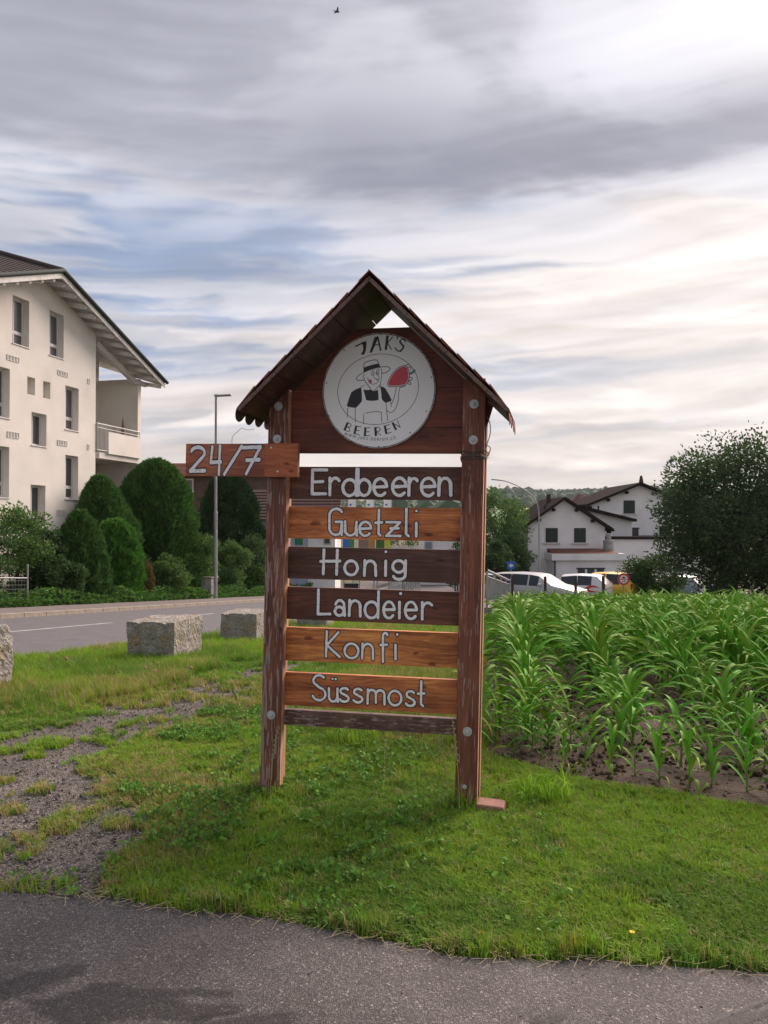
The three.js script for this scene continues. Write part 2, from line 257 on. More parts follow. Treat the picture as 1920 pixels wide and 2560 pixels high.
// pavement beyond the road: kerb stones one by one, then asphalt up to the hedges
const paveMat = std({ map: rep(roadTex, 0.7), color: rgb(1.25, 1.12, 1.02) });
const pave = struct('pavement', roadSheet(-34, 62, 0.22, 2.3, 0.118, 0.2, 0.8), paveMat);
const kerbMat = std({ map: rep(grainTex, 1.3), color: rgb(0.46, 0.4, 0.32) });
for (let s = -14; s < 60; s += 1) {
  const [x, z] = road(s + 0.5, 0.11), g = tri(bevel(0.22, 0.26, 0.985, 0.012)), m = part('kerb_stone', g, kerbMat, pave);
  m.position.set(x, ground(z) + 0.0, z); m.rotation.set(0, -RA, 0); m.rotation.order = 'YXZ'; m.rotation.x = Math.atan(ground(z) < -0.1 ? 0.075 * Math.cos(RA) : 0) * -1;
}
// near edge of the road: a flush concrete strip
struct('road_edging', roadSheet(-34, 60, -8.78, -8.6, 0.006, 0.006, 0.8), kerbMat);
// gravel path
const pathPts = [[-2.1, -3.1, 0.9], [-2.08, -3.8, 0.82], [-2.4, -4.7, 0.62], [-2.32, -5.5, 0.5], [-1.95, -6.2, 0.42], [-1.73, -7, 0.4], [-1.5, -7.9, 0.36], [-1.2, -9.5, 0.3], [-0.6, -12, 0.3]];
function gravelMask(x, z) {                                          // > 0 inside the path
  let best = -9;
  for (let i = 1; i < pathPts.length; i++) { const [ax, az, aw] = pathPts[i - 1], [bx, bz, bw] = pathPts[i], dx = bx - ax, dz = bz - az, t = Math.min(1, Math.max(0, ((x - ax) * dx + (z - az) * dz) / (dx * dx + dz * dz))), d = Math.hypot(x - ax - dx * t, z - az - dz * t); best = Math.max(best, mix(aw, bw, t) - d); }
  return best + 0.55 * (fbm(x * 3.1, z * 3.1, 4, 12) - 0.5);
}
const gravelMat = std({ map: rep(gravelTex, 1.1), bumpMap: rep(gravelBump, 1.1), bumpScale: 0.006, color: rgb(0.74, 0.73, 0.75) });
{
  const pos = [], uv = [], idx = [], c = 0.06, nx = 74, nz = 160, id = new Map(), v = (i, j) => { const k = i * 1000 + j; if (!id.has(k)) { const x = -4 + i * c, z = -3.0 - j * c; id.set(k, pos.length / 3); pos.push(x, ground(z) - 0.004 + 0.03 * (fbm(x * 4, z * 4, 3, 4) - 0.5) * sm(0, 0.3, gravelMask(x, z)), z); uv.push(x, z); } return id.get(k); };
  for (let i = 0; i < nx; i++) for (let j = 0; j < nz; j++) { const x = -4 + (i + 0.5) * c, z = -3.0 - (j + 0.5) * c; if (gravelMask(x, z) > -0.12) { const a = v(i, j), b = v(i + 1, j), d = v(i, j + 1), e = v(i + 1, j + 1); idx.push(a, b, d, b, e, d); } }
  struct('gravel_path', meshOf(pos, idx, uv), gravelMat);
}
const soilMat = std({ map: rep(soilTex, 1.1), bumpMap: rep(soilBump, 1.1), bumpScale: 0.012, color: rgb(0.95, 0.9, 0.86) });
{
  const pos = [], uv = [], idx = [], nx = 150, nz = 130;
  for (let i = 0; i <= nx; i++) { const x = 0.62 + 21 * (i / nx) ** 1.6, a = fieldEdge(x), b = Math.min(a - 0.05, Math.max(-31, fieldFar(x))); for (let j = 0; j <= nz; j++) { const t = (j / nz) ** 1.7, z = mix(a, b, t); pos.push(x, ground(z) - 0.004 + 0.05 * (fbm(x * 3, z * 3, 3, 90) - 0.4) * sm(0, 0.25, a - z), z); uv.push(x, z); if (i && j) { const k = i * (nz + 1) + j, l = k - nz - 1; idx.push(l - 1, k - 1, l, l, k - 1, k); } } }
  struct('field_soil', meshOf(pos, idx, uv), soilMat);
}

// ------------------------------------------------------------------ the wooden farm-shop signpost
const SX = -0.107, SZ = -4.36, SYAW = -12.49 * DEG, SROLL = -1.27 * DEG;
const sign = thing('wooden_signpost', 'tall brown wooden signpost with a small gabled roof and painted boards standing on the lawn', 'signpost', SX, 0, SZ);
sign.rotation.order = 'YXZ'; sign.rotation.y = SYAW; sign.rotation.z = SROLL;
const toWorld = (x, y, z) => { sign.updateMatrixWorld(true); return sign.localToWorld(new THREE.Vector3(x, y, z)); };
const woodBump = dataTex(256, (u, v) => { const k = 255 * (0.6 * noiseP(u * 4, v * 96, 256, 2) + 0.4 * noiseP(u * 12, v * 250, 256, 3)); return [k, k, k]; }, false);
const WOOD = { post: [106, 62, 46], panel: [102, 50, 33], dark: [84, 52, 40], honey: [84, 54, 44], land: [96, 55, 40], orange: [176, 104, 58], orange2: [182, 112, 60], orange3: [168, 98, 56], side: [146, 84, 58] };
const wmat = (t, o) => std({ map: t, roughness: 0.62, ...o });
// posts: a front and a back timber each side, the boards gripped between them
const postTexL = woodTex(160, 1600, WOOD.post, 1), turnTex = (base, seed, o) => { // grain along v
  const w = 140, h = 1500, src = woodPixels(h, w, base, seed, o), out = new Uint8ClampedArray(w * h * 4); for (let y = 0; y < h; y++) for (let x = 0; x < w; x++) for (let k = 0; k < 4; k++) out[(y * w + x) * 4 + k] = src[(x * h + y) * 4 + k]; return texOf(canvasOf(w, h, out)); };
const postL = wmat(turnTex(WOOD.post, 11, { knots: 2, fleck: 0.9 })), postR = wmat(turnTex([110, 62, 45], 12, { knots: 3, fleck: 0.04 })), postB = wmat(turnTex([136, 84, 58], 13, { knots: 3, fleck: 0.2 })), postS = wmat(turnTex([176, 128, 96], 15, { knots: 2, fleck: 0.5 }));
for (const s of [-1, 1]) {
  const x = s * 0.565;
  const f = part('post', box(0.12, 2.42, 0.055, x, 1.15, -0.0275), [postS, postS, postS, postS, s < 0 ? postL : postR, postB], sign, s < 0 ? 'weathered front post with flaking brown paint' : 'right-hand front post of smooth brown timber');
  part('post', box(s < 0 ? 0.085 : 0.122, 2.36, 0.06, x + (s < 0 ? -0.012 : 0.002), 1.12, -0.14), [postS, postS, postS, postS, postB, postB], sign);
}
// stroke lettering: polylines in a unit box, baseline 0, top 1
const arc = (cx, cy, rx, ry, a0, a1, n = 14) => Array.from({ length: n + 1 }, (_, i) => { const a = (a0 + (a1 - a0) * i / n) * DEG; return [cx + rx * Math.cos(a), cy + ry * Math.sin(a)]; });
const GLYPH = {
  E: [[[0.95, 0.98], [0.1, 0.98], [0.08, 0.02], [0.92, 0.03]], [[0.1, 0.5], [0.72, 0.52]]],
  r: [[[0.12, 1], [0.12, 0]], [[0.12, 0.62], ...arc(0.55, 0.6, 0.4, 0.38, 160, 40)]],
  d: [[[0.95, 1.02], [0.93, 0]], arc(0.48, 0.3, 0.45, 0.31, 0, 360, 24)],
  b: [[[0.06, 1.02], [0.08, 0]], arc(0.52, 0.3, 0.44, 0.31, 0, 360, 24)],
  e: [[[0.06, 0.5], [0.95, 0.54], ...arc(0.5, 0.5, 0.45, 0.5, 6, 318, 24)]],
  n: [[[0.1, 1], [0.08, 0]], [[0.1, 0.6], ...arc(0.52, 0.58, 0.4, 0.4, 160, 0), [0.94, 0]]],
  G: [[...arc(0.52, 0.74, 0.45, 0.26, 35, 180), [0.07, 0.3], ...arc(0.5, 0.28, 0.43, 0.28, 180, 320), [0.9, 0.5], [0.5, 0.5]], [[0.9, 0.5], [0.9, 0]]],
  u: [[[0.08, 1], [0.08, 0.4], ...arc(0.48, 0.38, 0.4, 0.37, 180, 350), [0.92, 1]], [[0.92, 0.5], [0.95, 0]]],
  t: [[[0.5, 1], [0.48, 0.1], [0.75, 0.02]], [[0.05, 0.5], [0.95, 0.52]]],
  z: [[[0.05, 1], [0.95, 1], [0.05, 0], [0.98, 0]], [[0.32, 0.56], [0.85, 0.56]]],
  l: [[[0.3, 1], [0.28, 0.1], [0.7, 0.02]]],
  i: [[[0.5, 1], [0.5, 0]]],
  H: [[[0.16, 1], [0.14, 0]], [[0.86, 1], [0.84, 0]], [[0, 0.52], [1, 0.55]]],
  o: [arc(0.5, 0.5, 0.46, 0.5, 0, 360, 26)],
  g: [arc(0.46, 0.68, 0.42, 0.31, 0, 360, 22), [[0.94, 1], [0.92, 0.25], ...arc(0.5, 0.22, 0.42, 0.22, 0, -165)]],
  L: [[[0.12, 1], [0.12, 0.02], [0.97, 0.04]]],
  a: [[...arc(0.5, 0.62, 0.4, 0.36, 165, 20), [0.93, 0]], arc(0.46, 0.28, 0.4, 0.28, 0, 360, 20)],
  K: [[[0.12, 1], [0.08, 0]], [[0.85, 0.98], [0.14, 0.46], [0.96, 0.0]]],
  f: [[...arc(0.6, 0.86, 0.3, 0.14, 30, 180), [0.32, 0]], [[0.02, 0.58], [0.85, 0.6]]],
  S: [[...arc(0.52, 0.77, 0.4, 0.23, 40, 200), [0.5, 0.52], ...arc(0.5, 0.25, 0.44, 0.25, 70, -160)]],
  s: [[...arc(0.52, 0.77, 0.4, 0.23, 35, 220), ...arc(0.48, 0.24, 0.44, 0.24, 60, -160)]],
  m: [[[0.06, 1], [0.05, 0]], [[0.06, 0.65], ...arc(0.28, 0.68, 0.2, 0.3, 150, 0), [0.49, 0.1]], [[0.49, 0.65], ...arc(0.72, 0.68, 0.22, 0.3, 150, 0), [0.95, 0]]],
  2: [[...arc(0.5, 0.76, 0.42, 0.24, 160, -20), [0.05, 0.03], [0.95, 0.05]]],
  4: [[[0.3, 0.98], [0.2, 0.42], [0.9, 0.44]], [[0.82, 1], [0.78, 0]]],
  '/': [[[1, 1], [0, 0]]],
  7: [[[0.1, 0.96], [0.98, 0.98], [0.3, 0]], [[0.3, 0.5], [0.95, 0.52]]],
  '.': [[[0.5, 0], [0.501, 0.001]]],
};
function strokeWord(ctx, W, H, letters, width, fill = '#f2f3f6', edge = '#100e18', edgeW = 0.055) {
  const R = rng(letters.length * 31 + 7), runs = [];
  for (const [ch, x0, x1, yTop, yBase] of letters) for (const line of GLYPH[ch]) runs.push(line.map(([u, v]) => [mix(x0, x1, u) * W + (R() - 0.5) * H * 0.008, mix(yBase, yTop, v) * H + (R() - 0.5) * H * 0.008]));
  ctx.lineCap = ctx.lineJoin = 'round';
  let q = 0; for (const [st, w] of [[edge, width + edgeW], [fill, width]]) { ctx.fillStyle = st; for (const r of runs) for (let i = 1; i < Math.max(2, r.length); i++) { const a = r[i - 1], b = r[i] ?? a, n = Math.max(1, Math.ceil(Math.hypot(b[0] - a[0], b[1] - a[1]) / 1.5)); for (let k = 0; k <= n; k++) { q++; const x = mix(a[0], b[0], k / n), y = mix(a[1], b[1], k / n), rr = w * H / 2 * (0.9 + 0.22 * noise(x * 0.06, y * 0.06, 9) + 0.08 * (noise(x * 0.4, y * 0.4, 5) - 0.5)); ctx.beginPath(); ctx.arc(x, y, rr, 0, 7); ctx.fill(); } } }   // brush dabs of uneven width
  const img = ctx.getImageData(0, 0, W, H), px = img.data; for (let y = 0; y < H; y++) for (let x = 0; x < W; x++) { const o = (y * W + x) * 4; if (px[o + 2] > 190) { const t = 0.9 + 0.14 * noise(x * 0.05, y * 0.5, 3) - 0.16 * sm(0.7, 0.85, fbm(x * 0.03, y * 0.09, 4, 14)); px[o] *= t; px[o + 1] *= t * 0.995; px[o + 2] *= t * 0.99; } } ctx.putImageData(img, 0, 0);   // paint thin enough for the grain to show
}
const BOARDS = [
  ['Erdbeeren', 1.69, 1.877, WOOD.dark, 101, 0.3, 0.115, [['E', .128, .225, .08, .86], ['r', .232, .305, .34, .87], ['d', .315, .402, .08, .88], ['b', .4, .48, .08, .87], ['e', .492, .575, .36, .88], ['e', .6, .685, .34, .87], ['r', .69, .752, .34, .86], ['e', .762, .848, .34, .87], ['n', .858, .935, .33, .85]], 'dark brown board lettered Erdbeeren in white', 2],
  ['Guetzli', 1.46, 1.646, WOOD.orange, 102, 0.4, 0.095, [['G', .237, .325, .06, .87], ['u', .33, .408, .45, .88], ['e', .416, .49, .45, .88], ['t', .51, .55, .07, .88], ['z', .57, .655, .45, .87], ['l', .675, .712, .05, .88], ['i', .73, .756, .46, .87], ['.', .735, .75, .1, .1]], 'orange-brown board lettered Guetzli in white', 5],
  ['Honig', 1.226, 1.412, WOOD.honey, 103, 0.5, 0.105, [['H', .197, .31, .08, .83], ['o', .335, .416, .4, .84], ['n', .447, .523, .38, .84], ['i', .556, .592, .38, .82], ['.', .565, .585, .1, .1], ['g', .612, .692, .35, .93]], 'almost black board lettered Honig in white', 2],
  ['Landeier', 0.99, 1.178, WOOD.land, 104, 0.55, 0.1, [['L', .178, .26, .06, .83], ['a', .283, .348, .36, .83], ['n', .365, .44, .35, .83], ['d', .458, .543, .07, .86], ['e', .565, .632, .36, .85], ['i', .643, .672, .36, .84], ['.', .655, .672, .1, .1], ['e', .687, .758, .34, .85], ['r', .777, .85, .34, .84]], 'reddish dark brown board lettered Landeier in white', 3],
  ['Konfi', 0.752, 0.946, WOOD.orange2, 105, 0.9, 0.085, [['K', .232, .325, .09, .83], ['o', .345, .432, .42, .85], ['n', .444, .518, .4, .85], ['f', .555, .6, .07, .92], ['i', .63, .652, .4, .83], ['.', .642, .656, .1, .1]], 'orange-brown board lettered Konfi with a dark knot', 3],
  ['Süssmost', 0.493, 0.685, WOOD.orange3, 106, 1.1, 0.085, [['S', .16, .247, .05, .8], ['u', .258, .318, .42, .82], ['.', .28, .286, .14, .14], ['.', .298, .304, .14, .14], ['s', .323, .382, .4, .8], ['s', .402, .462, .4, .8], ['m', .482, .59, .4, .82], ['o', .604, .682, .4, .83], ['s', .702, .758, .39, .82], ['t', .77, .81, .08, .82]], 'lowest orange-brown board lettered Suessmost in white', 3],
];
const endGrain = std({ map: rep(grainTex, 3), color: rgb(0.36, 0.2, 0.1), roughness: 0.8 });
for (const [word, y0, y1, base, seed, tilt, sw, letters, label, knots] of BOARDS) {
  const W = 1024, H = 192, c = canvasOf(W, H, woodPixels(W, H, base, seed, { knots, contrast: 0.95 }));
  strokeWord(c.getContext('2d'), W, H, letters, sw * 0.85);
  const front = wmat(texOf(c), { bumpMap: rep(woodBump, 1, 1), bumpScale: 0.0012 }), back = wmat(woodTex(256, 64, base, seed + 50), {});
  const edge = wmat(woodTex(256, 32, base.map((k) => k * 1.05), seed + 80), {});
  const m = part('board', box(1.02, y1 - y0, 0.032), [endGrain, endGrain, edge, edge, front, back], sign, label);
  m.position.set(0, (y0 + y1) / 2, -0.079); m.rotation.z = tilt * DEG;
}
{
  const t = woodTex(1024, 96, [92, 66, 56], 130, { knots: 2, fleck: 0.3 });
  const m = part('crossbar', box(1.03, 0.088, 0.045), wmat(t), sign, 'weathered dark crossbar below the lowest board'); m.position.set(0, 0.424, -0.082); m.rotation.z = 1.1 * DEG;
}
// the arm board 24/7, screwed across the left post, two pieces butted together
{
  const W = 720, H = 192, c = canvasOf(W, H, woodPixels(W, H, WOOD.side, 140, { knots: 3, contrast: 0.8 }));
  strokeWord(c.getContext('2d'), W, H, [['2', .05, .26, .11, .87], ['4', .285, .47, .08, .94], ['/', .5, .71, .08, .94], ['7', .7, .95, .09, .92]], 0.115, '#eceff4', '#161226', 0.07);
  const fm = wmat(texOf(c), { bumpMap: woodBump, bumpScale: 0.001 }), e = wmat(woodTex(256, 32, [160, 88, 56], 141));
  const a = part('board', box(0.4935, 0.19, 0.03, -0.8785, 1.905, 0.0165), [endGrain, endGrain, e, e, fm, e], sign, 'side board lettered 24/7 in white, sticking out past the post');
  const pm = wmat(woodTex(320, 256, [162, 90, 56], 142, { knots: 2, contrast: 0.7 }));
  const b = part('board', box(0.2, 0.192, 0.036, -0.529, 1.905, 0.0195), [endGrain, endGrain, e, e, pm, e], sign, 'plain square board covering the left post beside the lettering');
  const nail = std({ color: rgb(0.62, 0.6, 0.58), metalness: 0.6, roughness: 0.45 });
  for (const [x, y] of [[-0.59, 1.977], [-0.548, 1.84]]) part('screw', new THREE.CylinderGeometry(0.006, 0.006, 0.004, 12).rotateX(Math.PI / 2).translate(x, y, 0.0385), nail, b);
}
// gable panel of wide planks under the roof
const APX = 0.033, APY = 2.862, PITCH = Math.tan(43.6 * DEG);
{
  const ys = [1.953, 2.1, 2.325, 2.52, 2.672];
  for (let i = 0; i < 4; i++) {
    const y0 = ys[i] + 0.0015, y1 = ys[i + 1] - 0.0015, lim = (y) => Math.min(0.63, (APY - 0.045 - y) / PITCH), pts = [];
    const knee = APY - 0.045 - 0.63 * PITCH; const yy = [y0, ...(knee > y0 && knee < y1 ? [knee] : []), y1];
    for (const y of yy) pts.push([APX + lim(y) - (y < knee ? APX : 0), y]); for (const y of yy.slice().reverse()) pts.push([APX - lim(y) - (y < knee ? APX : 0), y]);
    const g = poly(pts, 0.03), uv = g.attributes.uv, p = g.attributes.position; for (let k = 0; k < p.count; k++) uv.setXY(k, (p.getX(k) + 0.66) / 1.32, (p.getY(k) - y0) / (y1 - y0));
    const m = part('plank', g, wmat(woodTex(1024, 176, WOOD.panel.map((c, n) => c * (1 + 0.05 * (hash(i, n) - 0.5))), 150 + i, { knots: 2, contrast: 0.7 })), sign); m.position.z = -0.094 + 0.0015 * (i % 2);
  }
}
// round plaque with its drawing
{
  const S = 1024, c = canvasOf(S, S), x = c.getContext('2d'), q = S / 1659;         // drawn on the sketch's own grid, disc 133..1545
  x.fillStyle = '#eaecee'; x.fillRect(0, 0, S, S);
  const CX0 = 838, CY0 = 838, RR = 706; x.setTransform(S / (2 * RR), 0, 0, S / (2 * RR), -(CX0 - RR) * S / (2 * RR), -(CY0 - RR) * S / (2 * RR));
  const INK = '#15131f'; x.lineCap = x.lineJoin = 'round';
  const path = (pts, w = 7, close = false, fill, col = INK) => { x.beginPath(); x.moveTo(pts[0][0], pts[0][1]); for (let i = 1; i < pts.length; i++) { const p = pts[i]; if (p.length === 4) x.quadraticCurveTo(...p); else x.lineTo(...p); } if (close) x.closePath(); if (fill) { x.fillStyle = fill; x.fill(); } if (w) { x.lineWidth = w; x.strokeStyle = col; x.stroke(); } };
  // worn rim
  x.lineWidth = 10; x.strokeStyle = '#2a2530'; x.beginPath(); x.arc(838, 838, 696, 0, 7); x.stroke();
  for (let i = 0; i < 150; i++) { const a = i / 150 * 6.283, k = hash(i, 4); if (k > 0.45) { x.fillStyle = k > 0.7 ? '#6b5a52' : '#a59b96'; x.beginPath(); x.arc(838 + (697 + 6 * hash(i, 5)) * Math.cos(a), 838 + (697 + 6 * hash(i, 5)) * Math.sin(a), 5 + 6 * k, 0, 7); x.fill(); } }
  x.lineWidth = 6; x.strokeStyle = INK; x.beginPath(); x.ellipse(832, 822, 508, 430, -8 * DEG, 0, 7); x.stroke();
  // JAK'S
  path([[555, 280], [680, 232]], 16); path([[632, 235], [690, 230], [692, 345, 660, 385], [640, 395, 622, 372], [640, 378, 652, 330], [662, 280, 632, 235]], 4, true, INK);
  path([[800, 182], [845, 178], [760, 365], [735, 368]], 6, true, INK); path([[835, 182], [872, 345]], 20); path([[782, 282], [850, 272]], 12);
  path([[945, 172], [972, 172], [948, 342], [925, 342]], 6, true, INK); path([[1022, 190], [958, 260], [1005, 342]], 12); path([[1088, 192], [1078, 220]], 14);
  path([[1180, 258], [1165, 212, 1125, 232], [1095, 262, 1140, 292], [1165, 330, 1128, 368], [1078, 380, 1052, 325]], 15); path([[1112, 250], [1128, 285, 1158, 312], [1150, 345, 1118, 370]], 22);
  // BEEREN
  const be = (px, py, rot, fn) => { x.save(); x.translate(px, py); x.rotate(rot * DEG); fn(); x.restore(); };
  const thick = (pts) => path(pts, 3, true, INK);
  const letE = () => { thick([[-38, -52], [-14, -52], [-14, 52], [-38, 52]]); path([[-14, -48], [32, -52]], 8); path([[-14, 0], [24, -2]], 8); path([[-14, 48], [36, 46]], 8); };
  be(450, 1272, 24, () => { thick([[-32, -52], [-8, -52], [-8, 52], [-32, 52]]); path([[-20, -50], [40, -54, 36, -18], [20, -2, -10, 0], [50, 4, 44, 36], [30, 54, -20, 50]], 8); });
  be(575, 1318, 14, letE); be(698, 1340, 4, letE);
  be(828, 1338, -4, () => { thick([[-36, -52], [-10, -52], [-10, 52], [-36, 52]]); path([[-20, -50], [40, -52, 34, -14], [16, 4, -10, 4], [38, 50]], 8); });
  be(955, 1316, -12, letE); be(1062, 1270, -24, () => { thick([[-40, -50], [-18, -50], [-14, 50], [-36, 50]]); path([[-30, -46], [34, 44]], 9); path([[34, 44], [36, -50]], 8); });
  x.fillStyle = '#34323f'; x.font = 'italic 62px sans-serif'; const url = 'www.jaks-beeren.ch';
  let ux = 400; for (const ch of url) { const t = (ux - 838) / 440, yy = 1450 - 88 * t * t * (t < 0 ? 1 : 0.62) + (t > 0 ? 4 : 0); be(ux, yy, t < 0 ? -t * 24 : -t * 14, () => x.fillText(ch, 0, 0)); ux += x.measureText(ch).width + 5.5; }
  // the figure: hat, face, beard, shirt and apron, a strawberry on the raised hand
  path([[660, 600], [655, 520, 668, 490], [740, 455, 822, 462], [850, 500, 862, 560]], 8); path([[656, 552], [745, 520, 848, 508], [862, 548], [760, 566, 658, 610]], 4, true, INK);
  path([[660, 608], [556, 648, 566, 690], [600, 716, 660, 696]], 8); path([[690, 592], [780, 562, 862, 552], [985, 540, 988, 582], [960, 628, 886, 628]], 8);
  path([[760, 590], [775, 575, 792, 584]], 6); path([[825, 575], [845, 570, 860, 588]], 6);
  for (const [ex, ey] of [[772, 628], [832, 620]]) { x.lineWidth = 6; x.strokeStyle = INK; x.beginPath(); x.ellipse(ex, ey, 18, 26, 0, 0, 7); x.stroke(); x.fillStyle = INK; x.beginPath(); x.arc(ex + 3, ey + 4, 7, 0, 7); x.fill(); }
  path([[815, 595], [822, 640], [860, 670, 850, 698], [832, 712, 812, 692], [790, 690, 786, 668]], 6);
  path([[700, 678], [718, 690, 712, 706], [740, 768, 800, 754], [838, 748, 838, 712], [810, 700, 806, 690]], 6); path([[720, 712], [740, 690, 756, 712], [762, 742, 738, 746], [722, 730, 720, 712]], 5, true, '#c04a5e', '#7a2238');
  path([[672, 640], [650, 630, 650, 655], [652, 672, 668, 676]], 6); path([[880, 572], [890, 640, 872, 720], [868, 780, 856, 808]], 6);
  let beard = [[668, 680]]; for (let i = 1; i <= 22; i++) { const t = i / 22, bx = t < 0.6 ? mix(660, 770, t / 0.6) : mix(770, 858, (t - 0.6) / 0.4), by = t < 0.6 ? mix(690, 845, t / 0.6) : mix(845, 770, ((t - 0.6) / 0.4) ** 1.4); beard.push([bx + (i % 2 ? -9 : 4), by + (i % 2 ? 6 : -2)]); } path(beard, 6);
  path([[622, 792], [540, 815, 500, 850], [470, 920, 442, 1010], [490, 1036, 558, 1036], [600, 1000, 630, 960], [634, 870, 622, 792]], 4, true, '#17161f'); path([[655, 822], [700, 832, 740, 826], [790, 862, 832, 828], [842, 890, 840, 952], [770, 968, 688, 948], [676, 890, 655, 822]], 4, true, '#17161f'); path([[868, 790], [920, 798, 940, 840], [980, 900, 1004, 962], [968, 984, 934, 990], [900, 970, 884, 940], [880, 860, 868, 790]], 4, true, '#17161f');
  path([[622, 790], [640, 772, 664, 770]], 6); path([[460, 1020], [446, 1080, 446, 1152]], 7); path([[550, 1038], [546, 1120, 550, 1215]], 7); path([[652, 1240], [654, 1180, 656, 1122]], 7); path([[682, 1112], [770, 1084, 876, 1104], [880, 1160, 884, 1226]], 7); path([[935, 992], [944, 1100, 958, 1212]], 7);
  path([[940, 1075], [980, 1140, 1040, 1090], [1090, 1020, 1094, 900], [1098, 840, 1112, 808], [1140, 812, 1172, 795], [1180, 775, 1160, 768]], 7); path([[992, 975], [1004, 1040]], 6); path([[1004, 1010], [1050, 920, 1060, 830], [1062, 812, 1060, 796]], 7);
  path([[962, 742], [1050, 555, 1170, 552], [1222, 570, 1222, 680], [1216, 770, 1160, 786], [1050, 800, 975, 790], [958, 780, 962, 742]], 14, true, '#c8404f', '#d8d6d6'); path([[958, 742], [1046, 548, 1172, 548], [1230, 572, 1228, 680], [1222, 775, 1160, 792], [1050, 806, 972, 796], [950, 782, 958, 742]], 7);
  for (let i = 0; i < 40; i++) { const t = hash(i, 61), s = hash(i, 62), bx = 1000 + 200 * t, by = mix(760, 590, t * 0.85) + (s - 0.3) * 120; if (by < 780 && by > 570 + (1 - t) * 130) path([[bx, by], [bx + 5, by + 5, bx + 10, by]], 4, false, null, '#7c1f30'); }
  for (const a of [[[1182, 556], [1192, 530, 1216, 540]], [[1200, 586], [1216, 560, 1240, 566], [1250, 580, 1244, 600]], [[1222, 690], [1262, 690, 1262, 720], [1240, 742, 1218, 728]], [[1210, 742], [1252, 756, 1246, 776], [1226, 786, 1206, 766]]]) path(a, 9, false, null, '#27444a');
  path([[1222, 640], [1260, 640, 1278, 600], [1304, 610], [1290, 655, 1226, 660]], 5, true, '#4f8f8e');
  const t = texOf(c), g = new THREE.CylinderGeometry(0.329, 0.329, 0.012, 72).rotateX(Math.PI / 2);
  const p = g.attributes.position, uv = g.attributes.uv, n = g.attributes.normal; for (let i = 0; i < p.count; i++) if (Math.abs(n.getZ(i)) > 0.5) uv.setXY(i, 0.5 + p.getX(i) / 0.658, 0.5 + p.getY(i) / 0.658);
  const rim = std({ color: rgb(0.18, 0.15, 0.14) }), m = part('plaque', g, [rim, std({ map: t, roughness: 0.45 }), rim], sign, 'round white plaque with a drawn man in a hat holding a strawberry');
  m.position.set(0.013, 2.311, -0.056); m.rotation.z = 1.5 * DEG;
  const dark = std({ color: rgb(0.06, 0.06, 0.08), metalness: 0.5, roughness: 0.5 });
  for (const [sx, sy] of [[878, 148], [408, 320], [1330, 345], [180, 720], [1497, 705], [215, 1130], [1432, 1113], [492, 1448], [1233, 1367], [842, 1524]]) part('screw', new THREE.SphereGeometry(0.0042, 10, 6).scale(1, 1, 0.5).translate((sx - 838) / 706 * 0.329, -(sy - 838) / 706 * 0.329, 0.0065), dark, m);
}
// bolts with big washers
const zinc = std({ color: rgb(0.78, 0.82, 0.84), metalness: 0.25, roughness: 0.4, map: rep(grainTex, 30) });
const boltGeo = () => join([new THREE.CylinderGeometry(0.0245, 0.0255, 0.004, 28).rotateX(Math.PI / 2).translate(0, 0, 0.002), new THREE.CylinderGeometry(0.0115, 0.0125, 0.011, 6).rotateX(Math.PI / 2).translate(0, 0, 0.0095), new THREE.SphereGeometry(0.0075, 10, 6).scale(1, 1, 0.5).translate(0, 0, 0.0152)]);
for (const [x, y, s] of [[-0.566, 2.22, 1], [0.566, 2.22, 1], [-0.569, 2.03, 1], [0.566, 2.023, 1], [-0.567, 0.436, 1], [0.566, 0.431, 1], [0.556, 0.13, 0.5]]) { const m = part('bolt', boltGeo(), zinc, sign); m.position.set(x, y, 0); m.scale.setScalar(s); m.rotation.z = x * 9 + y; }
